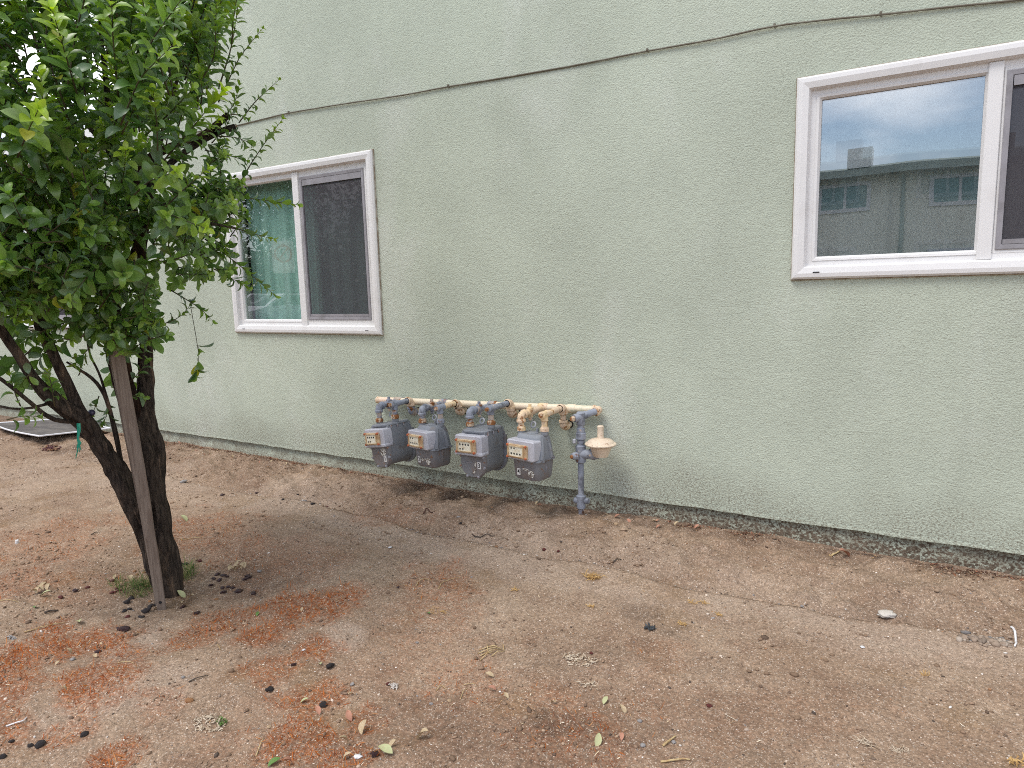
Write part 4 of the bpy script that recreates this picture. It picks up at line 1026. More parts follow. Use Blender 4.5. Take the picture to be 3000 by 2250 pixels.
# hand-set shoots: the ones that make the outline
for pts, new, size in [
  ([(640,300,.1),(700,170,.1),(735,125,.1),(768,85,.1)], .5, .042), ([(700,360,.05),(745,300,.05),(780,268,.05),(815,236,.05)], .55, .046),
  ([(690,560,0),(735,480,0),(775,420,0),(827,350,0)], .5, .052), ([(600,545,-.05),(680,575,-.08),(760,585,-.1),(870,600,-.12)], .3, .060),
  ([(620,420,0),(665,370,0),(690,310,0)], .3, .06), ([(640,400,-.1),(690,400,-.12),(735,420,-.13)], .15, .062), ([(600,440,-.1),(650,450,-.1),(720,470,-.1)], .1, .06), ([(600,330,.1),(650,280,.1),(680,215,.1)], .4, .06), ([(560,600,-.1),(640,610,-.12),(720,640,-.14)], .1, .062), ([(540,560,0),(600,540,0),(680,520,0)], .1, .06), ([(560,740,-.05),(610,760,-.06),(650,800,-.07)], .05, .06),
  ([(655,350,.1),(690,300,.1),(700,250,.1)], .3, .055), ([(660,340,-.02),(700,330,-.03),(725,345,-.03)], .2, .05), ([(670,375,-.02),(700,390,-.03),(715,425,-.03)], .15, .055),
  ([(620,640,-.1),(700,672,-.15),(760,690,-.18),(800,700,-.2)], .6, .06), ([(600,700,-.05),(660,745,-.08),(730,800,-.1),(805,865,-.12)], .25, .058),
  ([(500,850,-.05),(550,880,-.06),(590,905,-.07),(622,940,-.08)], .1, .05), ([(430,960,0),(480,950,-.02),(530,930,-.04),(560,890,-.05)], .1, .056),
  ([(580,1050,-.06),(581,1065,-.06),(574,1095,-.06)], .05, .085), ([(577,1010,-.06),(582,1020,-.06)], .05, .075),
  ([(560,260,.15),(600,130,.14),(615,40,.14),(622,-40,.14)], .95, .052), ([(640,260,.1),(675,150,.1),(692,60,.1),(704,-60,.1)], .9, .050),
  ([(150,520,-.45),(152,420,-.5),(140,320,-.52),(128,236,-.54)], .95, .058), ([(165,640,-.45),(95,520,-.5),(45,430,-.52),(10,380,-.55)], .6, .062),
  ([(180,640,-.42),(170,560,-.45),(165,480,-.46)], .5, .055), ([(215,640,-.4),(205,560,-.42),(210,500,-.44)], .8, .05), ([(260,560,-.35),(285,500,-.37),(300,455,-.38)], .7, .05),
  ([(420,300,-.3),(410,240,-.33),(400,215,-.35)], .35, .075), ([(470,400,-.3),(480,340,-.33),(490,300,-.34)], .3, .078), ([(520,380,-.3),(535,330,-.32),(545,290,-.33)], .3, .07),
  ([(330,330,-.2),(225,240,-.25),(215,185,-.26)], .9, .05), ([(300,420,-.3),(315,370,-.3),(318,310,-.3)], .85, .05),
  ([(400,690,-.3),(350,660,-.36),(330,620,-.4)], .3, .066), ([(420,690,-.3),(440,650,-.36),(430,600,-.38)], .3, .066), ([(500,690,-.25),(540,650,-.3),(560,600,-.32)], .3, .06),
  ([(290,690,-.35),(250,680,-.42),(220,660,-.46)], .3, .07), ([(20,690,-.5),(10,720,-.55),(5,760,-.55)], .2, .075), ([(590,660,-.22),(640,660,-.24),(690,650,-.26)], .6, .055),
  ([(380,1120,-.12),(410,1090,-.14),(430,1060,-.15)], .05, .055), ([(370,1170,-.12),(390,1150,-.14),(420,1165,-.16)], .05, .052), ([(390,1040,-.12),(340,1030,-.15),(310,1035,-.16)], .05, .055),
  ([(160,1190,-.25),(150,1120,-.28),(140,1090,-.28)], .5, .05), ([(60,1190,-.28),(40,1150,-.3),(30,1100,-.3)], .4, .05), ([(20,1230,-.3),(70,1215,-.32),(110,1220,-.32)], .1, .06),
  ([(230,1100,-.16),(240,1080,-.17),(225,1050,-.18)], .3, .045), ([(290,1160,-.08),(280,1190,-.09),(270,1215,-.1)], .05, .055), ([(310,1170,-.06),(320,1215,-.06),(300,1240,-.06)], .05, .055)]:
    shoot([tp(*p) for p in pts], new, size, .021, .12, 50, .1)
stems.tube([tuple(tp(*p)) for p in ((560,905,-.06),(566,940,-.06),(574,985,-.06),(581,1030,-.06),(581,1060,-.06))], .0016, 5)
# filling shoots through the crown volume
cnt = 0; tries = 0
XR = AX[0] * np.array([1, 1, 0]); XR = XR / np.linalg.norm(XR)
while cnt < 600 and tries < 30000:
    tries += 1
    px, py = random.uniform(-330, 720), random.uniform(-330, 1210)
    lowr = py > 860
    if lowr and random.random() > .34: continue
    # crown is an ellipsoid-like mass: depth range depends on distance from its middle
    ex = (px - 230) / 560; ey = (py - 330) / 800; rr = ex * ex + ey * ey
    if rr > 1: dmax = .18
    else: dmax = .78 * math.sqrt(1 - rr) + .12
    if lowr: dmax = .35
    dd = random.uniform(-dmax, dmax)
    if random.random() < .45: dd = -abs(dd) if random.random() < .6 else dd
    s0 = tp(px, py, dd)
    up = .95 if py < 560 else (.35 if py < 760 else -.10)
    outw = (px - 260) / 420.0
    D = unit(XR * (outw * .55 + random.gauss(0, .4)) + vd * (random.gauss(0, .35) + .5 * dd) + np.array([0, 0, up + random.gauss(0, .3)]))
    Ln = random.uniform(.16, .42) * (.65 if py > 700 else 1)
    bend = np.random.normal(0, .05, 3)
    P = [s0, s0 + D * Ln * .5 + bend * Ln, s0 + D * Ln]
    qx, qy, _ = project(np.array(P))
    if not inside(qx, qy, SIL).all(): continue
    if dd < .06 and any(near_limb(a_, b_) for a_, b_ in zip(qx, qy)) and random.random() < (.62 if qx[0] < 500 else .30): continue
    new = max(0, random.gauss(.48, .34)) if py < 620 else max(0, random.gauss(.04, .12))
    if dd > .2: new *= .5
    shoot(P, min(1, new), random.uniform(.062, .086) * (1.0 if py > 300 else .95), random.uniform(.013, .019), .05, 55, .12 if py > 560 else 0)
    cnt += 1
for _ in range(150):
    px, py = random.uniform(-250, 330), random.uniform(540, 930); dd = random.uniform(-.62, .15)
    s0 = tp(px, py, dd); D = unit(XR * random.gauss(0, .6) + vd * random.gauss(-.2, .4) + np.array([0, 0, random.gauss(.25, .35)])); Ln = random.uniform(.12, .28)
    P = [s0, s0 + D * Ln * .5 + np.array([0, 0, .02]), s0 + D * Ln]; qx, qy, _d = project(np.array(P))
    if inside(qx, qy, SIL).all(): shoot(P, max(0, random.gauss(.1, .2)), random.uniform(.062, .086), .017, .05, 55, .15)
for _ in range(46):
    px, py = random.uniform(290, 440), random.uniform(820, 1010); s0 = tp(px, py, random.uniform(-.34, -.16))
    D = unit(XR * random.gauss(0, .7) + vd * random.gauss(-.2, .3) + np.array([0, 0, random.gauss(0, .5)])); Ln = random.uniform(.06, .15)
    shoot([s0, s0 + D * Ln * .5, s0 + D * Ln], .05, random.uniform(.058, .075), .018, .05, 55, .2)
for _ in range(60):
    px, py = random.uniform(480, 700), random.uniform(300, 840); s0 = tp(px, py, random.uniform(-.2, .15))
    D = unit(XR * random.gauss(.5, .5) + vd * random.gauss(0, .4) + np.array([0, 0, random.gauss(.1, .4)])); Ln = random.uniform(.10, .24)
    P = [s0, s0 + D * Ln * .5, s0 + D * Ln]; qx, qy, _d = project(np.array(P))
    if qx.max() < 730 and qy.max() < 870 and not any(near_limb(a_, b_) for a_, b_ in zip(qx, qy)): shoot(P, max(0, random.gauss(.15, .2)), random.uniform(.055, .075), .017, .05, 55, .1)
leafP, leafD, leafN, leafL, leafC, leafT = map(np.array, (leafP, leafD, leafN, leafL, leafC, leafT))
stems.build('twigs', layered('green_twig', (.085, .075, .035), .7, [((.055, .045, .028), 12, .4, .6)], .3), tree, TB, smooth=True)['kind'] = 'stuff'
# the 300 leaves that show largest become parts of their own
cx_, cy_, cd_ = project(leafP + leafD * leafL[:, None] * .5)
vw = leafP - CAM; vw /= np.linalg.norm(vw, axis=1)[:, None]
area = (leafL / cd_) ** 2 * np.abs((leafN * vw).sum(1))
inf = (cx_ > 5) & (cx_ < 2990) & (cy_ > 5)
cell = (np.floor(cx_ / 26).astype(int) * 1000 + np.floor(cy_ / 26).astype(int))
best = {}
for i in np.argsort(cd_):
    if inf[i] and cell[i] not in best: best[cell[i]] = i
cand = np.array(list(best.values())); cand = cand[np.argsort(-area[cand])][:300]
sel = np.zeros(len(leafP), bool); sel[cand] = True
rest = np.where(~sel)[0]
Vs, Fs, Cs = [], [], []; off = 0
LY = np.cross(leafN, leafD)
for k, (TV, TF) in enumerate(TEMPL):
    idx = rest[leafT[rest] == k]; m = len(idx)
    V = (TV[None, :, 0, None] * leafD[idx][:, None, :] + TV[None, :, 1, None] * LY[idx][:, None, :] + TV[None, :, 2, None] * leafN[idx][:, None, :]) * leafL[idx][:, None, None] + leafP[idx][:, None, :]
    Vs.append(V.reshape(-1, 3)); Fs.append((TF[None] + (off + np.arange(m) * len(TV))[:, None, None]).reshape(-1, 4)); off += m * len(TV)
    sh = 1 + .18 * (1 - np.abs(TV[:, 1]) / .245)[None, :, None] * 0
    Cs.append(np.repeat(leafC[idx], len(TV), 0))
fm = np_mesh('foliage', np.concatenate(Vs) - base, np.concatenate(Fs), MT['leaf'], np.concatenate(Cs))
fo = bpy.data.objects.new('foliage', fm); COL.objects.link(fo); fo.parent = tree; fo['kind'] = 'stuff'
cache = {}
for i in cand:
    key = (int(leafT[i]), tuple(np.round(leafC[i] * 24).astype(int)))
    if key not in cache:
        TV, TF = TEMPL[key[0]]; cache[key] = np_mesh('leaf', TV, TF, MT['leaf'], np.repeat(leafC[i][None], len(TV), 0))
    o = bpy.data.objects.new('leaf', cache[key]); COL.objects.link(o); o.parent = tree
    M = Matrix.Identity(4); l = leafL[i]
    for r_ in range(3):
        M[r_][0] = leafD[i][r_] * l; M[r_][1] = LY[i][r_] * l; M[r_][2] = leafN[i][r_] * l; M[r_][3] = leafP[i][r_] - base[r_]
    o.matrix_basis = M
# one ripe plum left on the tree
q = bmesh.new(); bmesh.ops.create_icosphere(q, subdivisions=3, radius=.0155)
for v in q.verts: v.co.x *= 1.3
me = bpy.data.meshes.new('plum'); q.to_mesh(me); q.free(); me.shade_smooth()
me.materials.append(layered('ripe_plum', (.035, .030, .060), .4, [((.07, .065, .11), 30, .45, .65)], .5))
o = bpy.data.objects.new('plum', me); COL.objects.link(o); o.parent = tree; o.location = tuple(tp(268, 1209, -.1) - base)

# ------------------------------------------------------------------ stake and green tie tape
sb = on_ground(474, 1783); stop_ = tp(318, 880, -.20); stop_ = np.array(stop_)
st = thing('wooden_stake', 'weathered grey wooden stake leaning against the plum tree', 'stake', sb)
q = MB(); rings = []
for k in range(41):
    u = k / 40; c = sb + (stop_ - sb) * u + np.array([0, 0, -.05]) * (1 - u)
    w = (.0225 + .012 * min(1, u * 1.6)) ; d_ = .018 + .004 * u
    bowd = XR * .006 * math.sin(u * 5)
    tw = .25
    ex_ = XR * math.cos(tw) + vd * math.sin(tw); ey_ = -XR * math.sin(tw) + vd * math.cos(tw)
    chip = .004 * max(0, math.sin(u * 23 + 1)) * (.2 < u < .45)
    ring = []
    for sx, sy in ((-1, -1), (.8, -1), (1, -.8), (1, 1), (-1, 1)):
        ring.append(tuple(c + bowd + ex_ * (sx * w - (chip if sx > 0 else 0)) + ey_ * sy * d_))
    rings.append(ring)
q.loft(rings); q.build('post', MT['wood'], st, tuple(sb), smooth=True, angle=25)
kp = tp(487, 1756, 0); kp = sb + (stop_ - sb) * .028 + np.array([0, 0, .0]) - vd * .019
q = MB(); q.disc(kp, vd + XR * .2, .008, .006, 10); q.build('bolt_hole', MT['blackgap'], st, tuple(sb))
ta = thing('tie_tape', 'green plastic tie tape knotted on the left stem and hanging down', 'tie tape', tp(228, 1250, -.2))
def strip(mb, pts, w):
    P = [tp(*p) for p in pts]; m = len(P); vs = []
    for k, p in enumerate(P):
        ww = w[k] if isinstance(w, (list, tuple)) else w
        vs += [tuple(p - XR * ww / 2 - vd * .003 * (k % 2)), tuple(p - vd * .004), tuple(p + XR * ww / 2 + vd * .003 * (k % 2))]
    n0 = len(vs); vs2 = vs + [tuple(np.array(v) + vd * .0015) for v in vs]
    fs = [(3 * i + j, 3 * i + 3 + j, 3 * i + 4 + j, 3 * i + 1 + j) for i in range(m - 1) for j in range(2)]
    fs += [tuple(n0 + a for a in f[::-1]) for f in fs[:2 * (m - 1)]]
    mb.add(vs2, fs)
TO = tuple(tp(228, 1250, -.2))
q = MB(); strip(q, [(230,1240,-.20),(231,1262,-.205),(228,1285,-.20),(233,1298,-.205),(228,1311,-.2)], [.018, .017, .010, .018, .014]); q.build('tail', MT['tape'], ta, TO, smooth=True)
q = MB(); strip(q, [(228,1310,-.2),(227,1322,-.205),(224,1333,-.2),(222,1344,-.205)], [.008, .006, .005, .003]); q.build('tail', MT['tape'], ta, TO, smooth=True)
q = MB(); strip(q, [(233,1306,-.2),(235,1316,-.205),(232,1324,-.2)], [.007, .006, .004]); q.build('tail', MT['tape'], ta, TO, smooth=True)
q = MB(); strip(q, [(196,1130,-.1),(206,1170,-.105),(200,1190,-.1),(204,1212,-.1)], [.008, .010, .008, .010]); q.build('loop', MT['tape'], ta, TO, smooth=True)
q = MB(); strip(q, [(203,1110,-.09),(222,1150,-.095),(226,1175,-.09)], [.004, .012, .008]); q.build('loop', MT['tape'], ta, TO, smooth=True)

# ------------------------------------------------------------------ ground scatter: gravel, litter, dead moss, grass
def pts_on(n, xr=(-8.8, 1.0), yr=(-3.45, -.02)):
    x = rng.uniform(*xr, n); y = rng.uniform(*yr, n)
    px, py, d = project(np.c_[x, y, gz(x, y)])
    k = (px > -120) & (px < 3120) & (py < 2420) & (d > .3); return x[k], y[k]
def ico():
    b = bmesh.new(); bmesh.ops.create_icosphere(b, subdivisions=1, radius=1); b.verts.ensure_lookup_table()
    V = np.array([v.co[:] for v in b.verts]); F = np.array([[v.index for v in f.verts] for f in b.faces]); b.free(); return V, F
IV, IF = ico()
def scatter_stones(name, x, y, size, cols, label):
    n = len(x); sc = np.exp(rng.normal(0, .25, (n, 1, 3))) * np.array([1, 1, .62]); jit = 1 + rng.normal(0, .13, (n, len(IV), 1))
    a = rng.uniform(0, 6.28, n); ca_, sa = np.cos(a), np.sin(a)
    V = IV[None] * jit * sc * size[:, None, None]
    X = V[..., 0] * ca_[:, None] - V[..., 1] * sa[:, None]; Y = V[..., 0] * sa[:, None] + V[..., 1] * ca_[:, None]
    V = np.stack([X + x[:, None], Y + y[:, None], V[..., 2] + (gz(x, y) + size * .28)[:, None]], -1).reshape(-1, 3)
    F = (IF[None] + (np.arange(n) * len(IV))[:, None, None]).reshape(-1, 3)
    o = bpy.data.objects.new(name, np_mesh(name, V, F, MT['pebble'], np.repeat(cols, len(IV), 0))); COL.objects.link(o)
    return tag(o, label, None, None, 'stuff')
PAL = np.array([(.66, .55, .45), (.50, .38, .29), (.36, .28, .22), (.78, .72, .66), (.10, .075, .06), (.40, .22, .12), (.30, .28, .27), (.21, .15, .11)])
x, y = pts_on(30000); n = len(x)
near_s = np.exp(-((y - swale_y(x) - .05) / .06) ** 2)
keep = rng.random(n) < (.34 + .55 * fbm(x, y, 3, 3, 40) * (fbm(x, y, 3, 3, 40) > .45) + near_s)
x, y = x[keep], y[keep]; n = len(x)
sz = np.exp(rng.normal(math.log(.0022), .42, n)) * (1 + .6 * np.exp(-((y - swale_y(x) - .04) / .05) ** 2))
pc = PAL[rng.choice(len(PAL), n, p=[.22, .2, .14, .10, .10, .08, .08, .08])] * rng.uniform(.75, 1.15, (n, 1))
scatter_stones('gravel', x, y, np.clip(sz, .0010, .0085), pc, 'fine sand grains and pebbles loose on the dirt')
# crumbly soil lumps, thicker in the loose strip by the wall and in the foreground
x, y = pts_on(42000); cl = fbm(x, y, 4, 4, 130); _d = y - swale_y(x)
dn = np.clip((cl - .46) * 5, 0, 1) * np.where(_d > .03, 1.0, np.where(y < -2.0, .9, .35)); keep = rng.random(len(x)) < dn; x, y = x[keep], y[keep]; n = len(x)
SC = np.array([(.30, .20, .135), (.22, .145, .095), (.37, .265, .185), (.15, .10, .07)])
scatter_stones('soil_crumbs', x, y, np.clip(np.exp(rng.normal(math.log(.0042), .45, n)), .002, .013), SC[rng.choice(4, n, p=[.4, .3, .2, .1])] * rng.uniform(.8, 1.15, (n, 1)), 'small crumbly lumps of brown soil loose on the yard')
# pebbles gathered in the little channel
x = rng.uniform(-4.6, .6, 2200); y = swale_y(x) + np.abs(rng.normal(.008, .035, 2200)); k = (fbm(x, y * 0, 2.2, 2, 60) > .50); x, y = x[k], y[k]; n = len(x)
scatter_stones('channel_gravel', x, y, np.clip(np.exp(rng.normal(math.log(.0046), .4, n)), .002, .012), PAL[rng.choice(len(PAL), n, p=[.1, .14, .18, .12, .14, .04, .2, .08])] * .80, 'grey pebbles lined up in the shallow channel along the wall')

def ribbons(name, P, D, N, Lr, Wr, curl, cols, mat, label, rows=4):
    """thin curved slivers: P base, D direction, N normal"""
    n = len(P); s = np.linspace(0, 1, rows); Y = np.cross(N, D)
    w = np.sin(np.clip(s * .86 + .12, 0, 1) * math.pi)
    V = []
    for k in range(rows):
        c = P + D * (Lr * s[k])[:, None] + N * (curl * (s[k] ** 2) * Lr)[:, None]
        for sg in (-1, 1): V.append(c + Y * (sg * .5 * Wr * w[k])[:, None])
    V = np.stack(V, 1).reshape(-1, 3); m = 2 * rows
    F = np.array([(2 * k, 2 * k + 1, 2 * k + 3, 2 * k + 2) for k in range(rows - 1)])
    F = (F[None] + (np.arange(n) * m)[:, None, None]).reshape(-1, 4)
    o = bpy.data.objects.new(name, np_mesh(name, V, F, mat, np.repeat(cols, m, 0))); COL.objects.link(o)
    return tag(o, label, None, None, 'stuff')
def flat_dirs(n, tilt):
    a = rng.uniform(0, 6.28, n); t = np.abs(rng.normal(0, tilt, n)); D = np.c_[np.cos(a) * np.cos(t), np.sin(a) * np.cos(t), np.sin(t)]
    N = np.c_[rng.normal(0, .35, n), rng.normal(0, .35, n), np.ones(n)]; N -= D * (N * D).sum(1)[:, None]; N /= np.linalg.norm(N, axis=1)[:, None]
    return D, N
x, y = pts_on(90000)
mo = field(MOSS, x, y); wallb = np.exp(-((y + .06) / .05) ** 2)
keep = rng.random(len(x)) < (.032 + .5 * np.clip(mo - .1, 0, 1) + .3 * wallb); x, y = x[keep], y[keep]; n = len(x)
D, N_ = flat_dirs(n, .12)
LP = np.array([(.70, .55, .36), (.76, .64, .48), (.52, .33, .17), (.64, .40, .25), (.34, .20, .11), (.80, .70, .56)])
ribbons('dry_litter', np.c_[x, y, gz(x, y) + .002], D, N_, np.exp(rng.normal(math.log(.010), .45, n)), np.exp(rng.normal(math.log(.0024), .35, n)), rng.normal(.0, .25, n), LP[rng.choice(6, n)] * rng.uniform(.6, 1.05, (n, 1)), MT['litter'], 'small straw coloured plant scraps scattered over the dirt')
x, y = pts_on(260000)
mo = field(MOSS, x, y) * (.35 + 1.1 * fbm(x, y, 14, 3, 77)); keep = rng.random(len(x)) < np.clip(mo - .22, 0, 1) * 1.0; x, y, mo = x[keep], y[keep], mo[keep]; n = len(x)
D, N_ = flat_dirs(n, .50)
MC = np.array([(.48, .140, .030), (.37, .095, .024), (.54, .20, .05), (.22, .06, .02), (.56, .27, .10)])
ribbons('dead_moss', np.c_[x, y, gz(x, y) - .001], D, N_, np.clip(np.exp(rng.normal(math.log(.020), .40, n)) * (.5 + .9 * mo), .005, .060), np.full(n, .0016) + rng.random(n) * .0012, rng.normal(.1, .35, n), MC[rng.choice(5, n, p=[.34, .24, .2, .14, .08])] * rng.uniform(.7, 1.15, (n, 1)), MT['fibre'], 'rust orange dead moss and grass fibres in matted patches')
x = rng.uniform(-8.5, .8, 9000); y = -.015 - np.abs(rng.normal(0, .06, 9000)); k = fbm(x, y * 0, 1.6, 3, 12) > .40; x, y = x[k], y[k]; n = len(x)
D, N_ = flat_dirs(n, .3)
WP = np.array([(.12, .05, .03), (.20, .085, .045), (.07, .035, .025), (.40, .28, .17), (.28, .12, .07), (.16, .09, .06)])
ribbons('wall_litter', np.c_[x, y, gz(x, y) + .002], D, N_, np.exp(rng.normal(math.log(.013), .4, n)), np.exp(rng.normal(math.log(.0045), .35, n)), rng.normal(.0, .3, n), WP[rng.choice(6, n)] * rng.uniform(.6, 1.1, (n, 1)), MT['litter'], 'dark red brown leaf crumbs along the foot of the wall')
# green grass at the tree foot
def grass(cx, cy, r, n, hgt, label, green=True):
    c = on_ground(cx, cy); a = rng.uniform(0, 6.28, n); q = np.sqrt(rng.random(n)) * r; x = c[0] + q * np.cos(a); y = c[1] + q * np.sin(a) * .7
    t = np.abs(rng.normal(.9, .35, n)); b = rng.uniform(0, 6.28, n); D = np.c_[np.cos(b) * np.cos(t), np.sin(b) * np.cos(t), np.sin(t)]
    N = np.c_[-np.cos(b), -np.sin(b), np.cos(t)]; N -= D * (N * D).sum(1)[:, None]; N /= np.linalg.norm(N, axis=1)[:, None]
    pal = np.array([(.06, .12, .03), (.09, .17, .045), (.16, .20, .07), (.30, .27, .12)]) if green else np.array([(.55, .43, .24), (.45, .32, .15), (.62, .52, .34), (.50, .36, .16)])
    return np.c_[x, y, gz(x, y) - .002], D, N, np.exp(rng.normal(math.log(hgt), .35, n)), np.full(n, .0026), rng.normal(-.35, .2, n), pal[rng.choice(4, n)]
parts = [grass(395, 1730, .10, 260, .055, ''), grass(440, 1715, .06, 120, .05, ''), grass(545, 1690, .05, 110, .075, ''), grass(560, 1670, .03, 40, .07, ''), grass(345, 1715, .05, 60, .04, '')]
ribbons('grass', *[np.concatenate(z) for z in list(zip(*parts))[:6]], np.concatenate([p[6] for p in parts]), MT['fibre'], 'thin green grass tuft growing round the foot of the plum tree', 5)

# ------------------------------------------------------------------ single small things lying about
def blob_mesh(name, mat, seed, flat=.7, rough=.16, sub=2):
    r = random.Random(seed); b = bmesh.new(); bmesh.ops.create_icosphere(b, subdivisions=sub, radius=1)
    o = Vector((r.random() * 9, r.random() * 9, r.random() * 9))
    from mathutils import noise as mn
    for v in b.verts:
        k = 1 + rough * 2 * mn.noise(v.co * 1.6 + o) + rough * .8 * mn.noise(v.co * 4 + o)
        v.co *= k; v.co.z *= flat
    me = bpy.data.meshes.new(name); b.to_mesh(me); b.free(); me.shade_smooth(); me.materials.append(mat); return me
def place(name, me, px, py, size, label, cat, group=None, sx=1.0, rot=None, sink=.3, world=None):
    p = on_ground(px, py) if world is None else np.array(world)
    o = bpy.data.objects.new(name, me); COL.objects.link(o)
    o.location = (p[0], p[1], p[2] + size * sink); o.scale = (size * sx, size, size)
    o.rotation_euler = (random.gauss(0, .15), random.gauss(0, .15), random.uniform(0, 6.28) if rot is None else rot)
    return tag(o, label, cat, group)
PL = [blob_mesh('plum', MT['plum'], s, f, .38) for s, f in ((1, .42), (2, .55), (3, .36))]
PB = [blob_mesh('plum', MT['blackplum'], s, f, .34) for s, f in ((4, .6), (5, .5))]
PRd = [blob_mesh('plum', MT['redplum'], s, .7, .18) for s in (6, 7)]
PT = blob_mesh('plum_stone', MT['pit'], 8, .7, .08)
z8 = lambda a, b: (250 + a * .226, 1500 + b * .226)
zl_ = lambda a, b: (a * .339, 1700 + b * .339)
zm = lambda a, b: (700 + a * .339, 1700 + b * .339)
zr_ = lambda a, b: (1400 + a * .339, 1700 + b * .339)
zt_ = lambda a, b: (400 + a * .339, 1230 + b * .339)
zw = lambda a, b: (1100 + a * .339, 1350 + b * .339)
G = 'fallen plums on the dirt'
right_cluster = 'shrivelled dark plum in the scatter right of the tree trunk'
foot_cluster = 'black squashed plum on the dirt left of the stake foot'
red_cluster = 'reddish plum in the litter left of the green grass tuft'
for k, (q_, r_, kind, lab) in enumerate(
   [(z8(*c), s, 'p', right_cluster) for c, s in (((1665,875),.015),((1740,895),.015),((1780,990),.013),((1795,1045),.016),((1860,975),.014),((1910,985),.013),((1990,1035),.019),((2100,835),.018),((2080,872),.015),((1710,815),.015),((1790,830),.014),((1840,850),.012),((2130,850),.013))]
   + [(z8(*c), s, 'b', foot_cluster) for c, s in (((540,1185),.018),((570,1265),.013),((505,1290),.012),((840,1228),.015),((915,1212),.014),((725,1368),.014),((600,1125),.014))]
   + [(z8(*c), s, 'r', red_cluster) for c, s in (((345,1050),.011),((385,1045),.010),((430,1020),.011),((350,905),.013),((400,1000),.009),((460,1018),.009))]
   + [(z8(790,1290), .020, 'b', 'largest round black plum below the stake foot'), (z8(1630,960), .0125, 'p', 'small round purple plum lying just left of the right scatter'),
      (z8(2180,1060), .014, 'p', 'dark plum at the far right end of the plum scatter'), (z8(1485,645), .014, 'r', 'flattened red plum up the slope right of the trunk'),
      (z8(1235,675), .012, 'p', 'brown plum touching the right side of the trunk base'), (z8(1305,685), .014, 'b', 'black plum behind the grass right of the trunk'),
      (z8(1262,1237), .015, 'p', 'dark red plum just right of the stake foot'), (z8(1445,1315), .014, 'p', 'flat dark plum skin right of and below the stake'),
      (z8(550,1362), .013, 'r', 'reddish plum below the black plums by the stake'), (z8(500,1530), .022, 'p', 'long squashed purple plum below the tree, near the pale sand patch'),
      (z8(30,985), .012, 'r', 'red plum alone on the dirt left of the tree'), (zl_(655,103), .014, 'p', 'dark oval plum left of the grass tuft, upper of the pair'),
      (zl_(525,155), .013, 'r', 'glossy red plum left of the grass tuft, lower of the pair'), (zl_(850,622), .014, 'p', 'brown plum in the orange moss under a curled leaf'),
      (zm(785,748), .018, 'b', 'black ragged plum between sand and moss in mid foreground'), (zm(730,1085), .0165, 'b', 'round black plum in the orange moss in the foreground'),
      (zm(265,950), .016, 'b', 'black plum at the left edge of the central moss'), (zm(475,730), .010, 'p', 'small dark plum above the central moss patch'),
      (zm(1175,1508), .013, 'p', 'purple plum beside the split pale leaf at the bottom'), (zm(1290,900), .009, 'r', 'tiny shiny red plum touching the cotton tuft'),
      (zm(1375,65), .009, 'p', 'small brown plum alone on the pale dirt'), (zr_(980,635), .009, 'r', 'red plum above the heap of dry stalks'),
      (zr_(2000,1090), .010, 'r', 'red plum alone in the right foreground'), (zw(1460,775), .013, 'r', 'dark red plum in the channel below the riser pipe'),
      (zw(1580,800), .011, 'r', 'orange red plum in the channel right of the dark red one'), (zw(740,612), .012, 'b', 'black plum where the channel starts below the meters'),
      (zt_(1395,660), .011, 'b', 'black plum just above the channel gravel'), (zt_(1265,690), .012, 'b', 'black plum in the channel gravel, left end'),
      (zt_(1520,728), .016, 'b', 'biggest black plum in the channel gravel'), (zt_(1645,748), .012, 'r', 'red brown plum at the right end of the channel gravel'),
      (zt_(740,652), .017, 'p', 'long purple plum skin on the smooth dirt right of the trunk'), (zt_(1040,638), .016, 'p', 'brown plum skin where the channel bends')]):
    me = {'p': PL, 'b': PB, 'r': PRd}[kind]; place('fallen_plum', random.choice(me), *q_, r_ * .88, lab, 'plum', G, sx=random.uniform(.95, 1.35) if r_ < .02 else 1.5, sink=.35)
for c in ((670,815),(760,790),(640,775),(835,1165),(900,890),(780,970),(1700,1135)):
    place('plum_stone', PT, *z8(*c), .0085, 'tan plum stone lying in the litter round the tree foot', 'plum stone', 'plum stones round the tree foot', 1.3)
place('plum_stone', PT, *zl_(1635,1045), .011, 'brown cracked plum stone alone in the left foreground', 'plum stone', None, 1.5)
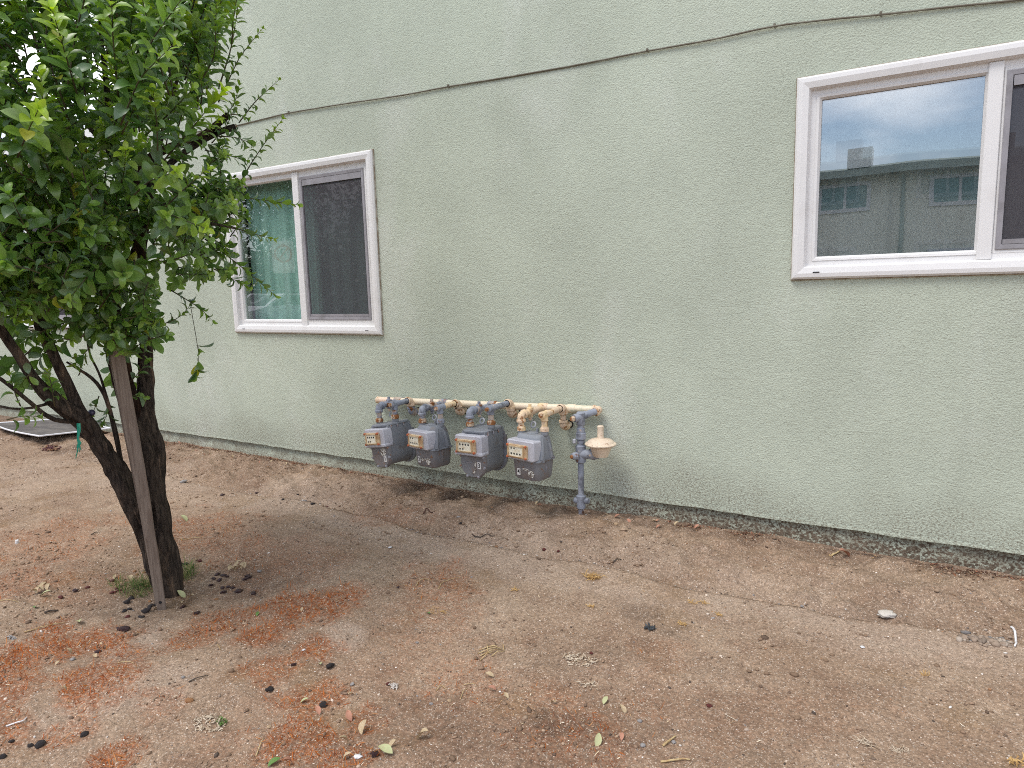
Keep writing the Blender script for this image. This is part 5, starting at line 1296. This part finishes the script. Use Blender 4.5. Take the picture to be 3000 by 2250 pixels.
# stones
STN = [blob_mesh('stone', MT['greystone'], s, .6, .25) for s in (21, 22)]; STT = blob_mesh('stone', MT['tanstone'], 23, .6, .2); STB = blob_mesh('stone', MT['blackplum'], 24, .6, .22)
rk = blob_mesh('rock', MT['rock'], 31, .32, .26, 3)
place('white_rock', rk, 2597, 1812, .030, 'white flat rock chunk beside the channel in front of the wall', 'rock', None, 1.35, .5, .25)
for q_, r_, me, lab in [(zm(1345,920), .001, None, '')][:0] + [
   (zm(1660,1072), .0075, STN[0], 'pale grey pebble left of the tan pebble in the foreground'), (zm(1820,1045), .0085, STT, 'tan pebble right of the grey pebble in the foreground'),
   (zm(262,1272), .0085, STT, 'tan pebble in the foreground left of the pink leaf'), (zl_(350,1425), .015, STB, 'black lump of charcoal in the lower left corner'),
   (zl_(735,1335), .011, STB, 'dark brown clod in the lower left foreground'), (zl_(265,1432), .008, STB, 'small dark clod beside the black lump'), (zl_(25,1530), .010, STB, 'dark clod at the left edge near the bottom'),
   (zl_(100,1390), .008, STB, 'dark clod above the black lump at left'), (zl_(630,688), .010, STN[1], 'grey pebble in the orange moss at left'), (zt_(405,540), .022, STN[0], 'pale grey stone on the smooth dirt right of the trunk'),
   (zt_(1062,1312), .012, STN[0], 'pale pebble right of the pile of pale leaves'), (zw(718,472), .011, STN[0], 'pale pebble below the meter numbered 3'), (zw(2078,555), .014, STT, 'round tan pebble at the wall right of the riser'),
   (zm(1540,540), .006, STN[0], 'small white pebble in the middle of the dirt'), (zr_(1400,1222), .008, STN[0], 'white round pebble with a straw below it'), (zr_(1425,1430), .009, STN[1], 'bluish grey pebble at the bottom right of centre'),
   (zr_(1690,1402), .007, STN[0], 'white pebble touching the tan bark strip'), (zm(980,900), .008, STN[1], 'grey pebble above the moss in the middle foreground')]:
    place('stone', me, *q_, r_, lab, 'stone', 'stones on the dirt', random.uniform(1, 1.3), None, .3)

def curl_leaf(mat, seed, twist=.8, curl=1.2, fold=.7, w=1.0):
    r = random.Random(seed); TV, TF = leaf_template(curl * (.7 + .6 * r.random()), fold); V = TV.copy(); V[:, 1] *= w; V[:, 0] -= .45
    a = twist * (r.random() - .3) * V[:, 0] * 2; y, z = V[:, 1] * np.cos(a) - V[:, 2] * np.sin(a), V[:, 1] * np.sin(a) + V[:, 2] * np.cos(a)
    V[:, 1], V[:, 2] = y, z; V[:, 2] -= V[:, 2].min()
    V2 = np.r_[V, V + np.array([0, 0, .012])]; n = len(V)
    return np_mesh('dry_leaf', V2, np.r_[TF[:, ::-1], TF + n], mat)
LD = [curl_leaf(MT['dryleaf'], s) for s in (1, 2, 3)]; LPk = [curl_leaf(MT['pinkleaf'], s) for s in (4, 5)]; LPg = [curl_leaf(MT['paleleaf'], s, .5, .8, .4) for s in (6, 7)]; LG = [curl_leaf(MT['greenleaf'], 8, .5, .8, .4)]
GL = 'dead leaves on the dirt'
for q_, l, ms, lab in [
   (zl_(390,140), .055, LPg, 'pale green dead leaf under the dry tuft at left'), (zl_(310,240), .040, LG, 'fresh green leaf on the dirt at left'), (zl_(860,585), .035, LD, 'cream curled leaf over a brown plum in the moss'),
   (zl_(825,668), .030, LD, 'small tan leaf below the brown plum in the moss'), (zl_(680,375), .055, LPg, 'pale long leaf on the straw line above the left moss'), (zl_(495,728), .024, LD, 'tan leaf scrap in the left moss'), (zl_(600,635), .035, LD, 'thin tan leaf across the left moss'),
   (zl_(560,955), .030, LD, 'tan leaf at the lower edge of the left moss'), (zm(160,300), .032, LG, 'small green leaf in the moss right of the tree'), (zm(570,1055), .036, LPg, 'folded yellow green leaf beside the round black plum'),
   (zm(970,1000), .030, LD, 'cream leaf right of the central moss tuft'), (zm(960,1205), .045, LPk, 'pink crumpled leaf in the lower moss'), (zm(1085,1305), .055, LD, 'twisted cream leaf below the pink crumpled leaf'), (zm(690,1150), .040, LPk, 'thin pink leaf below the round black plum'),
   (zm(920,1440), .055, LD, 'long cream leaf near the bottom of the moss'), (zm(1275,1510), .065, LPg, 'split pale green pod leaf beside the purple plum'), (zm(1325,1430), .035, LD, 'upright cream leaf above the split pod leaf'), (zm(1600,1375), .060, LD, 'shiny pale curled leaf over a dark hollow'),
   (zm(300,1590), .045, LG, 'dark green leaf at the bottom edge left of the moss'), (zm(935,1540), .034, LD, 'cream leaf at the bottom edge in the moss'), (zm(430,1600), .042, LPk, 'pink leaf at the bottom edge left of centre'), (zm(700,735), .032, LPg, 'pale green leaf left of the ragged black plum'),
   (zm(1640,292), .028, LG, 'small green pod leaf on the tan litter'), (zm(545,262), .024, LD, 'cream leaf in the upper right moss patch'), (zm(670,250), .026, LD, 'cream leaf right of its neighbour in the upper moss'), (zm(210,455), .026, LD, 'white cream leaf in the wide moss band'),
   (zr_(130,955), .036, LPk, 'tan pink leaf at the right edge of the moss'), (zr_(110,840), .040, LD, 'dark and pale leaf right of the straw bundle'), (zr_(660,1075), .036, LD, 'orange tan leaf above the dark clods'), (zr_(1095,1055), .036, LPg, 'green and cream pod leaf in the right foreground'),
   (zr_(1245,1135), .040, LD, 'curled tan leaf below the green pod leaf'), (zr_(1030,1400), .050, LPg, 'striped pale green leaf at the bottom right moss'), (zr_(240,1015), .032, LD, 'forked cream leaf left of the dark clods'), (zr_(1245,1375), .032, LPk, 'pink leaf scrap in the bottom right moss'),
   ((2470,1633), .085, LPk, 'large pinkish dead leaf at the foot of the wall'), (z8(385,870), .035, LD, 'white pointed leaf over a plum left of the trunk'), (z8(580,900), .060, LD, 'long cream leaf left of the trunk above the grass'), (z8(480,955), .040, LD, 'cream leaf lying left of the grass tuft'),
   (z8(925,1260), .030, LD, 'cream leaf touching the stake foot on its left'), (z8(1270,1200), .045, LD, 'pale thin leaf just right of the stake foot'), (z8(1270,110), .075, LPg, 'pale dead leaf up the slope right of the trunk'), (z8(1240,1100), .060, LPg, 'grey green leaf on the dirt between stake and trunk'),
   (z8(1350,1150), .050, LD, 'cream leaf right of the trunk base')]:
    place('dead_leaf', random.choice(ms), *q_, l, lab, 'leaf', GL, 1, None, .02)
for c in ((1900,740),(1930,770),(1960,750),(2000,770),(1920,800),(2040,745),(1870,770),(1985,700),(2060,735)):
    place('dead_leaf', random.choice(LD), *z8(*c), .045, 'pale curled leaf in the small pile among the plums right of the trunk', 'leaf', 'pile of pale leaves right of the trunk', 1, None, .15)
for c in ((345,95),(370,70),(400,60),(330,110),(410,95),(300,125)):
    place('dead_leaf', random.choice(LD), *zl_(*c), .045, 'dry tan leaf in the small tuft near the left edge', 'leaf', 'tuft of dry leaves at the left', 1, None, .15)
# leaves drifted against the wall
for k in range(46):
    x = random.choice([random.gauss(-6.0, .35), random.gauss(-4.9, .5), random.gauss(-1.5, .25), random.uniform(-3.6, .3), random.gauss(-8.7, .5)]); y = -.05 - abs(random.gauss(0, .05)) - (.05 if x < -4 else 0)
    place('dead_leaf', random.choice(LD + LPk), 0, 0, random.uniform(.022, .045), ('small dry leaf at the wall foot left of the tree' if x < -7.2 else 'small dry leaf at the wall foot just right of the tree trunk' if x < -4.9 else 'small dry leaf at the wall foot below the left window' if x < -3.6 else 'small dry leaf on the dark soil under the gas meters' if x < -1.9 else 'small dry leaf at the wall foot right of the riser pipe'), 'leaf', 'leaves drifted against the wall', 1, None, .05, (x, y, float(gz(x, y))))
# twigs, straws and other slim things
def stick(name, pts, r, mat, label, cat, group=None, lift_=.004):
    P = [on_ground(*p) for p in pts]; o0 = P[0]; P = np.array(P); s = np.linspace(0, 1, 9); src = np.linspace(0, 1, len(P))
    Q = np.array([np.interp(s, src, P[:, k]) for k in range(3)]).T; Q[1:-1] = (Q[:-2] + 2 * Q[1:-1] + Q[2:]) / 4
    Q[:, 2] = gz(Q[:, 0], Q[:, 1]) + r + lift_ * np.sin(s * 3.14)
    q = MB(); q.tube([tuple(p) for p in Q], [r * (1 - .4 * k / 8) for k in range(9)], 6); o = q.build(name, mat, None, tuple(o0), smooth=True)
    return tag(o, label, cat, group)
GT = 'twigs on the dirt'; GS = 'straws on the dirt'
stick('twig', [zl_(1630,885), zl_(1720,850), zl_(1800,825)], .0028, MT['twig'], 'dark thin twig on the pale dirt below the stake', 'twig', GT)
stick('twig', [z8(80,300), z8(120,285), z8(158,268)], .004, MT['twig'], 'short dark twig on the slope left of the trunk', 'twig', GT)
stick('twig', [zw(2050,905), zw(2090,890), zw(2125,868)], .0038, MT['twig'], 'dark twig at the channel right of the riser pipe', 'twig', GT)
stick('twig', [zw(415,465), zw(450,455), zw(490,448)], .005, layered('brown_twig', (.10, .045, .03), .8), 'brown twig on the dirt below the meter numbered 2', 'twig', GT)
stick('twig', [zw(840,650), zw(900,680), zw(960,685), zw(1030,700)], .0042, MT['twig'], 'long dark root lying along the channel edge', 'twig', GT)
stick('twig', [zl_(385,290), zl_(440,280), zl_(505,268)], .006, MT['twig'], 'dark flat twig near the left edge', 'twig', GT)
stick('twig', [(2430,1628), (2460,1622)], .006, MT['straw'], 'tan stem of the pink leaf by the wall', 'twig', GT)
stick('twig', [zr_(1600,1440), zr_(1660,1400), zr_(1710,1355)], .0042, MT['straw'], 'tan bark strip lying at the bottom right of centre', 'twig', GT)
stick('twig', [zr_(1580,1575), zr_(1700,1572), zr_(1780,1555), zr_(1835,1558)], .0036, MT['straw'], 'long tan stick at the bottom edge', 'twig', GT)
stick('straw', [zm(148,1522), zm(180,1445), zm(215,1368)], .0022, MT['straw'], 'straight pale straw near the bottom left of the moss', 'straw', GS)
stick('straw', [zl_(1015,722), zl_(1090,715), zl_(1160,722)], .0018, MT['straw'], 'pale bent straw between moss and pale sand', 'straw', GS)
stick('straw', [z8(1230,355), z8(1280,370), z8(1400,345), z8(1510,340)], .003, MT['straw'], 'pale curved straw on the slope right of the trunk', 'straw', GS)
stick('straw', [zl_(1880,560), zl_(1890,580), zl_(1905,600)], .002, MT['straw'], 'short pale straw in the moss right of the sand', 'straw', GS)
stick('straw', [zm(1940,910), zm(1990,902), zm(2045,900)], .0016, MT['straw'], 'pale straw above the forked roots in the foreground', 'straw', GS)
stick('straw', [zm(1915,1030), zm(1935,970), zm(1975,930)], .0016, MT['straw'], 'forked pale root in the foreground', 'straw', GS)
stick('straw', [zm(1705,960), zm(1745,915), zm(1795,942)], .0016, MT['straw'], 'bent pale root over a dark pebble', 'straw', GS)
stick('straw', [zw(350,1085), zw(375,1045), zw(430,1020), zw(480,1040)], .0022, MT['straw'], 'pale wiry root in the middle, left of the pair', 'straw', GS)
stick('straw', [zw(545,1110), zw(570,1060), zw(640,1030), zw(730,1012)], .0022, MT['straw'], 'pale wiry root in the middle, right of the pair', 'straw', GS)
stick('straw', [zl_(210,452), zl_(330,425), zl_(480,385), zl_(560,372)], .003, MT['straw'], 'long dry stalk along the top of the left moss', 'straw', GS)
stick('straw', [zl_(0,178), zl_(80,180), zl_(170,186)], .002, MT['straw'], 'pale straw at the left edge', 'straw', GS)
sbp = on_ground(*zr_(120, 610)); sbt = thing('straw_bundle', 'loose bundle of pale straws on the dirt in the middle foreground', 'straw bundle', sbp)
for a, b in (((0,640),(215,585)),((20,660),(200,600)),((10,610),(160,575)),((60,590),(220,610)),((20,700),(140,625)),((80,560),(90,640)),((215,560),(228,620)),((120,660),(225,625))):
    A = on_ground(*zr_(*a)); B = on_ground(*zr_(*b)); q = MB(); q.tube([A + [0, 0, .003], (A + B) / 2 + [0, 0, random.uniform(.008, .02)], B + [0, 0, .004]], [.0024, .0022, .0014], 6); q.build('straw', MT['straw'], sbt, tuple(sbp), smooth=True)
# dry stalk heap with pale flakes, and other clumps
def clump(cx, cy, r, n, mat, label, cat, l=.02, tilt=.4, w=.16):
    c = on_ground(cx, cy); q = MB()
    for k in range(n):
        a = random.uniform(0, 6.28); d = r * math.sqrt(random.random()); x, y = c[0] + d * math.cos(a) * 1.3, c[1] + d * math.sin(a) * .8; z = float(gz(x, y)) + .002
        b = random.uniform(0, 6.28); t = abs(random.gauss(0, tilt)); L_ = l * random.uniform(.5, 1.4); D = Vector((math.cos(b) * math.cos(t), math.sin(b) * math.cos(t), math.sin(t)))
        Pm = Vector((x, y, z)); bend = Vector((random.gauss(0, .2), random.gauss(0, .2), random.uniform(0, .3))) * L_
        q.tube([Pm, Pm + D * L_ * .5 + bend, Pm + D * L_], [L_ * w * .5, L_ * w, L_ * w * .3], 4)
    o = q.build(cat.replace(' ', '_'), mat, None, tuple(c)); return tag(o, label, cat)
M_flake = layered('pale_flake', (.56, .47, .36), .8, [((.40, .30, .20), 40, .5, .65)], .2)
M_gold = layered('gold_tuft', (.55, .36, .15), .8, [((.42, .25, .10), 40, .5, .65)], .2)
clump(*zr_(870,690), .055, 70, M_flake, 'heap of pale dry flower stalks on the dirt in the foreground', 'dry stalks', .018)
clump(*zr_(950,910), .03, 26, M_flake, 'small pale flake cluster below the stalk heap', 'dry flakes', .014)
clump(*zl_(1800,1245), .05, 80, M_flake, 'pale dried weed clump with a green sprig beside it', 'dry weed', .016)
clump(*zl_(1910,1230), .016, 30, MT['greenleaf'], 'tiny green sprig at the edge of the pale dried weed', 'sprig', .012, 1.0)
clump(*zw(1870,1015), .035, 70, M_gold, 'golden dry grass tuft in the middle right of the dirt', 'dry tuft', .03, .6, .06)
for c, lab in ((zr_(980,230), 'golden seed tuft left of the pair in the middle right'), (zr_(1862,200), 'golden seed tuft, left of a close pair'), (zr_(1955,198), 'golden seed tuft, right of a close pair'), (zr_(2092,308), 'golden seed tuft below the close pair'), (zr_(1765,385), 'golden seed tuft above the black scrap'), ((2710,1978), 'golden seed tuft in the right foreground'), ((1510,1730), 'faint golden tuft in the middle')):
    clump(*c, .012, 18, M_gold, lab, 'seed tuft', .016, .5, .10)
clump(*zm(1345,925), .012, 60, layered('cotton', (.55, .50, .45), .95), 'greyish cotton tuft beside a tiny red plum', 'cotton tuft', .012, .9, .2)
clump(*zr_(1495,415), .016, 26, MT['blackplastic'], 'crumpled black plastic scrap on the dirt right of centre', 'plastic scrap', .02, .3, .2)
clump(*zm(1720,270), .035, 50, M_gold, 'tan chaff patch beside a small green pod', 'chaff', .012, .2, .07)
clump(150, 1315, .09, 60, layered('wine_leaf', (.075, .018, .03), .7, [((.30, .17, .09), 30, .5, .6)], .3), 'wine red dead leaves under the edge of the loose window screen', 'dead leaves', .03, .3, .22)
clump(*zl_(100,510), .02, 12, MT['greystone'], 'grey scrap bits at the left edge above the moss', 'scrap', .016, .2, .2)
clump(2530, 2180, .02, 22, M_flake, 'pale dried root star in the right foreground', 'dry root', .022, .3, .06)
clump(2640, 2205, .018, 18, M_flake, 'small pale root star right of the larger one', 'dry root', .02, .3, .06)
clump(2975, 2235, .018, 18, M_gold, 'yellow dry weed in the lower right corner', 'weed', .022, .7, .12)
stick('white_straw', [zl_(55,1262), zl_(120,1250), zl_(195,1228), zl_(215,1210), zl_(232,1188)], .0030, MT['whiteplastic'], 'bent white plastic drinking straw in the lower left', 'straw')
stick('cable_tie', [(2960,1862), (2976,1872), (2979,1885), (2972,1897)], .0055, MT['whiteplastic'], 'curved white plastic strip at the right edge by the channel', 'plastic strip')
q = MB(); c = on_ground(50, 1592); q.tube([c + np.array([0, 0, .0]), c + np.array([.004, 0, .022])], [.012, .009], 10); tag(q.build('cup_piece', MT['whiteplastic'], None, tuple(c), smooth=True, angle=40), 'small white paper cup piece on the slope at far left', 'litter')
place('paper_bit', blob_mesh('paper_bit', MT['whiteplastic'], 41, .3, .3), *zm(560,605), .007, 'tiny white paper scrap on the sand edge', 'litter', None, 1.2)
place('paper_bit', blob_mesh('paper_bit', MT['whiteplastic'], 42, .3, .3), *zm(1030,1528), .011, 'bluish white paper scrap at the bottom of the moss', 'litter', None, 1.3)
place('paper_bit', blob_mesh('paper_bit', MT['whiteplastic'], 43, .3, .3), *zw(128,752), .013, 'white paper scrap on the dirt left of the channel', 'litter', None, 1.6)
place('paper_bit', blob_mesh('paper_bit', MT['whiteplastic'], 44, .3, .3), 2527, 1897, .009, 'white scrap on the dirt below the white rock', 'litter', None, 1.5)
# rubble row of pale gravel near the right edge
xg = rng.uniform(2810, 2960, 90); yg = 1868 + (xg - 2810) * .115 + rng.normal(0, 7, 90)
pg = np.array([on_ground(a, b) for a, b in zip(xg, yg)])
scatter_stones('rubble', pg[:, 0], pg[:, 1], np.clip(np.exp(rng.normal(math.log(.010), .35, 90)), .004, .018), PAL[rng.choice([0, 1, 1, 6, 2], 90)] * .62, 'row of pale rubble bits in the channel at the right edge')

# ------------------------------------------------------------------ what the window panes reflect: the far side of the yard
MT['opp'] = layered('beige_stucco', (.80, .78, .68), .9, [((.74, .72, .62), .6, .4, .7)], .2, space='World')
MT['opproof'] = layered('grey_green_roof', (.36, .42, .38), .9, [((.30, .34, .31), 1, .4, .7)], .2)
MT['darktrim'] = layered('dark_eave', (.10, .11, .10), .8)
ob = thing('opposite_building', 'beige two storey building seen only as a reflection in the panes', 'building', (-2, -28, 0)); OO = (-2, -28, 0)
q = MB(); q.box(-11, 14, -38, -28, 0, 5.75); q.build('wall', MT['opp'], ob, OO)
q = MB(); q.add([(-11.6, -27.2, 5.78), (14.6, -27.2, 5.78), (14.6, -33, 6.75), (-11.6, -33, 6.75), (-11.6, -38.8, 5.78), (14.6, -38.8, 5.78)], [(0, 1, 2, 3), (3, 2, 5, 4), (0, 3, 4), (1, 5, 2), (0, 4, 5, 1)]); q.build('roof', MT['opproof'], ob, OO)
q = MB(); q.box(-11.6, 14.6, -27.19, -27.1, 5.55, 5.85); q.build('fascia', MT['opproof'], ob, OO)
q = MB(); q.box(-3.6, -2.6, -31, -30, 6.3, 7.2); q.build('roof_unit', MT['vinyl'], ob, OO)
q = MB(); q.tube([(2.6, -30, 6), (2.6, -30, 6.9)], .12, 10); q.build('vent_pipe', MT['darktrim'], ob, OO)
for xw in (-8.2, -3.4, .65, 5.2, 9.6):
    for z0, z1 in ((4.2, 5.4), (1.3, 2.6)):
        q = MB(); pframe(q, xw - 1, xw + 1, z0, z1, [(0, -28.005), (0, -27.93), (.15, -27.93), (.15, -28.004)]); q.box(xw - .05, xw + .05, -28.003, -27.96, z0 + .1, z1 - .1); wi = q.build('window', MT['whiteplastic'], ob, OO)
        q = MB(); q.box(xw - .85, xw + .85, -28.002, -27.985, z0 + .1, z1 - .1); q.build('pane', layered('dark_pane', (.20, .32, .32), .15), wi, OO)
def far_tree(x, y, h, r, seed, label):
    rr = random.Random(seed); tb = (x, y, 0); t = thing('street_tree', label, 'tree', tb, group='trees across the lot')
    q = MB(); q.tube([(x, y, -.1), (x + .1, y, h * .25), (x, y + .1, h * .55)], [.22, .17, .08], 10); q.build('trunk', MT['bark'], t, tb, smooth=True)
    n = 9000; g = np.random.default_rng(seed); u = g.normal(0, 1, (n, 3)); u /= np.linalg.norm(u, axis=1)[:, None]; rad = g.random(n) ** .45
    lump = 1 + .3 * np.sin(u[:, 0] * 5 + seed) * np.cos(u[:, 2] * 6 + seed)
    P = u * rad[:, None] * lump[:, None] * np.array([r, r, h * .38]) + np.array([0, 0, h * .60])
    D = g.normal(0, 1, (n, 3)); D /= np.linalg.norm(D, axis=1)[:, None]; E = np.cross(D, u); E /= np.linalg.norm(E, axis=1)[:, None] + 1e-6
    s = g.uniform(.07, .16, n)[:, None]
    V = np.stack([P - D * s, P + E * s * .5, P + D * s, P - E * s * .5], 1).reshape(-1, 3); F = np.arange(4 * n).reshape(-1, 4)
    me = np_mesh('crown', V, F, MT['leaf'], np.repeat(np.array([.030, .060, .020]) * g.uniform(.6, 1.4, (n, 1)), 4, 0)); o = bpy.data.objects.new('crown', me); COL.objects.link(o); o.parent = t
for xd in (-1.2, 7.6):
    q = MB(); q.tube([(xd, -27.9, .1), (xd, -27.9, 5.5)], .07, 8); q.build('downspout', MT['opproof'], ob, OO)
far_tree(-24.5, -17, 9, 2.6, 3, 'dark bushy tree across the lot, leftmost of the reflected trees')
far_tree(-18.5, -18, 7, 2.4, 4, 'dark tree across the lot, middle of the reflected trees')
far_tree(-13.8, -17, 10, 2.2, 5, 'tall dark tree across the lot, rightmost of the reflected trees')
def car(x, y, col, label):
    cb_ = (x, y, .075); t = thing('parked_car', label, 'car', cb_, group='cars parked across the lot')
    pr = [(-2.2, .35), (-2.2, .75), (-1.9, .92), (-1.1, .98), (-.55, 1.42), (.75, 1.45), (1.5, 1.0), (2.15, .88), (2.25, .4)]
    q = MB(); q.loft([[(x + sx, y + a, .075 + b) for a, b in pr] for sx in (-.86, -.8, .8, .86)] if 0 else [[(x - .86, y + a, .075 + b) for a, b in pr], [(x + .86, y + a, .075 + b) for a, b in pr]])
    q.build('body', layered('car_paint', col, .25, spec=.6), t, cb_)
    gl = [(-1.0, 1.0), (-.55, 1.36), (.7, 1.38), (1.3, 1.02)]
    q = MB()
    for sx in (-.865, .865): q.add([(x + sx, y + a, .075 + b) for a, b in gl], [(0, 1, 2, 3)])
    q.add([(x - .7, y + 1.46, 1.1), (x + .7, y + 1.46, 1.1), (x + .62, y + .86, 1.5), (x - .62, y + .86, 1.5)], [(0, 1, 2, 3)])
    q.build('windows', MT['blackplastic'], t, cb_)
    for sx in (-.8, .8):
        for yy in (-1.4, 1.4):
            q = MB(); q.disc((x + sx, y + yy, .4), (1, 0, 0), .33, .2, 16); w = q.build('wheel', MT['blackgap'], t, cb_, smooth=True, angle=40)
            q = MB(); q.disc((x + sx * 1.13, y + yy, .4), (1, 0, 0), .2, .03, 12); q.build('rim', MT['tag'], w, cb_)
        q = MB(); q.disc((x + sx * .8, y + 2.2, .78), (0, 1, 0), .12, .06, 10); q.build('headlight', MT['vinyl'], t, cb_)
hd = 9000; g = np.random.default_rng(9); P = np.c_[g.uniform(-70, -12.5, hd), g.uniform(-25, -22, hd), 5.2 * g.random(hd) ** .8 * (1 + .0 * g.random(hd))]  # tree belt added to keep horizon sky out of the pane reflections
P[:, 2] *= .8 + .3 * np.sin(P[:, 0] * .7) * np.sin(P[:, 0] * .23 + 1); D = g.normal(0, 1, (hd, 3)); D /= np.linalg.norm(D, axis=1)[:, None]; E = np.cross(D, g.normal(0, 1, (hd, 3))); E /= np.linalg.norm(E, axis=1)[:, None]
sH = g.uniform(.22, .42, hd)[:, None]; V = np.stack([P - D * sH, P + E * sH * .6, P + D * sH, P - E * sH * .6], 1).reshape(-1, 3)
ho = bpy.data.objects.new('far_wood', np_mesh('far_wood', V, np.arange(4 * hd).reshape(-1, 4), MT['leaf'], np.repeat(np.array([.022, .045, .018]) * g.uniform(.6, 1.4, (hd, 1)), 4, 0))); COL.objects.link(ho); tag(ho, 'dark tree belt added beyond the parking lot to block the horizon sky', None, None, 'stuff')
car(-24.5, -13, (.55, .56, .58), 'silver car parked across the lot, left one')
car(-20.2, -13, (.70, .70, .70), 'white car parked across the lot, middle one')
car(-15.8, -13, (.20, .21, .23), 'dark grey car parked across the lot, right one')
SP = (-8.55, -3.2, 0)
sg = thing('no_parking_sign', 'white no parking sign on a post, seen as a reflection in the left window', 'sign', SP, (0, 0, math.radians(150)))
q = MB(); q.tube([(0, .03, -.2), (0, .03, 2.35)], .03, 8); q.build('post', MT['greymetal'], sg)
q = MB(); q.rprism(.34, .50, .03, -.012, -.008, .001, 0, 2.05, 5); q.build('panel', MT['whiteplastic'], sg)
M_red = layered('sign_red', (.55, .04, .03), .5)
q = MB(); ring = [(.125 * math.cos(a), -.0135, 2.10 + .125 * math.sin(a)) for a in np.linspace(0, 6.2832, 33)]
vs_ = [(.145 * math.cos(a), -.0140, 2.10 + .145 * math.sin(a)) for a in np.linspace(0, 6.2832, 33)] + [(.112 * math.cos(a), -.0140, 2.10 + .112 * math.sin(a)) for a in np.linspace(0, 6.2832, 33)]
q.add(vs_, [(i, i + 1, 34 + i, 33 + i) for i in range(32)])
q.add([(-.095, -.0146, 2.19), (-.075, -.0146, 2.205), (.095, -.0146, 2.01), (.075, -.0146, 1.995)], [(0, 1, 2, 3)]); q.build('prohibition_ring', M_red, sg)
text_obj('P', .2, MT['ink'], sg, Matrix.Translation((0, -.0132, 2.10)) @ FACE, 'letter')
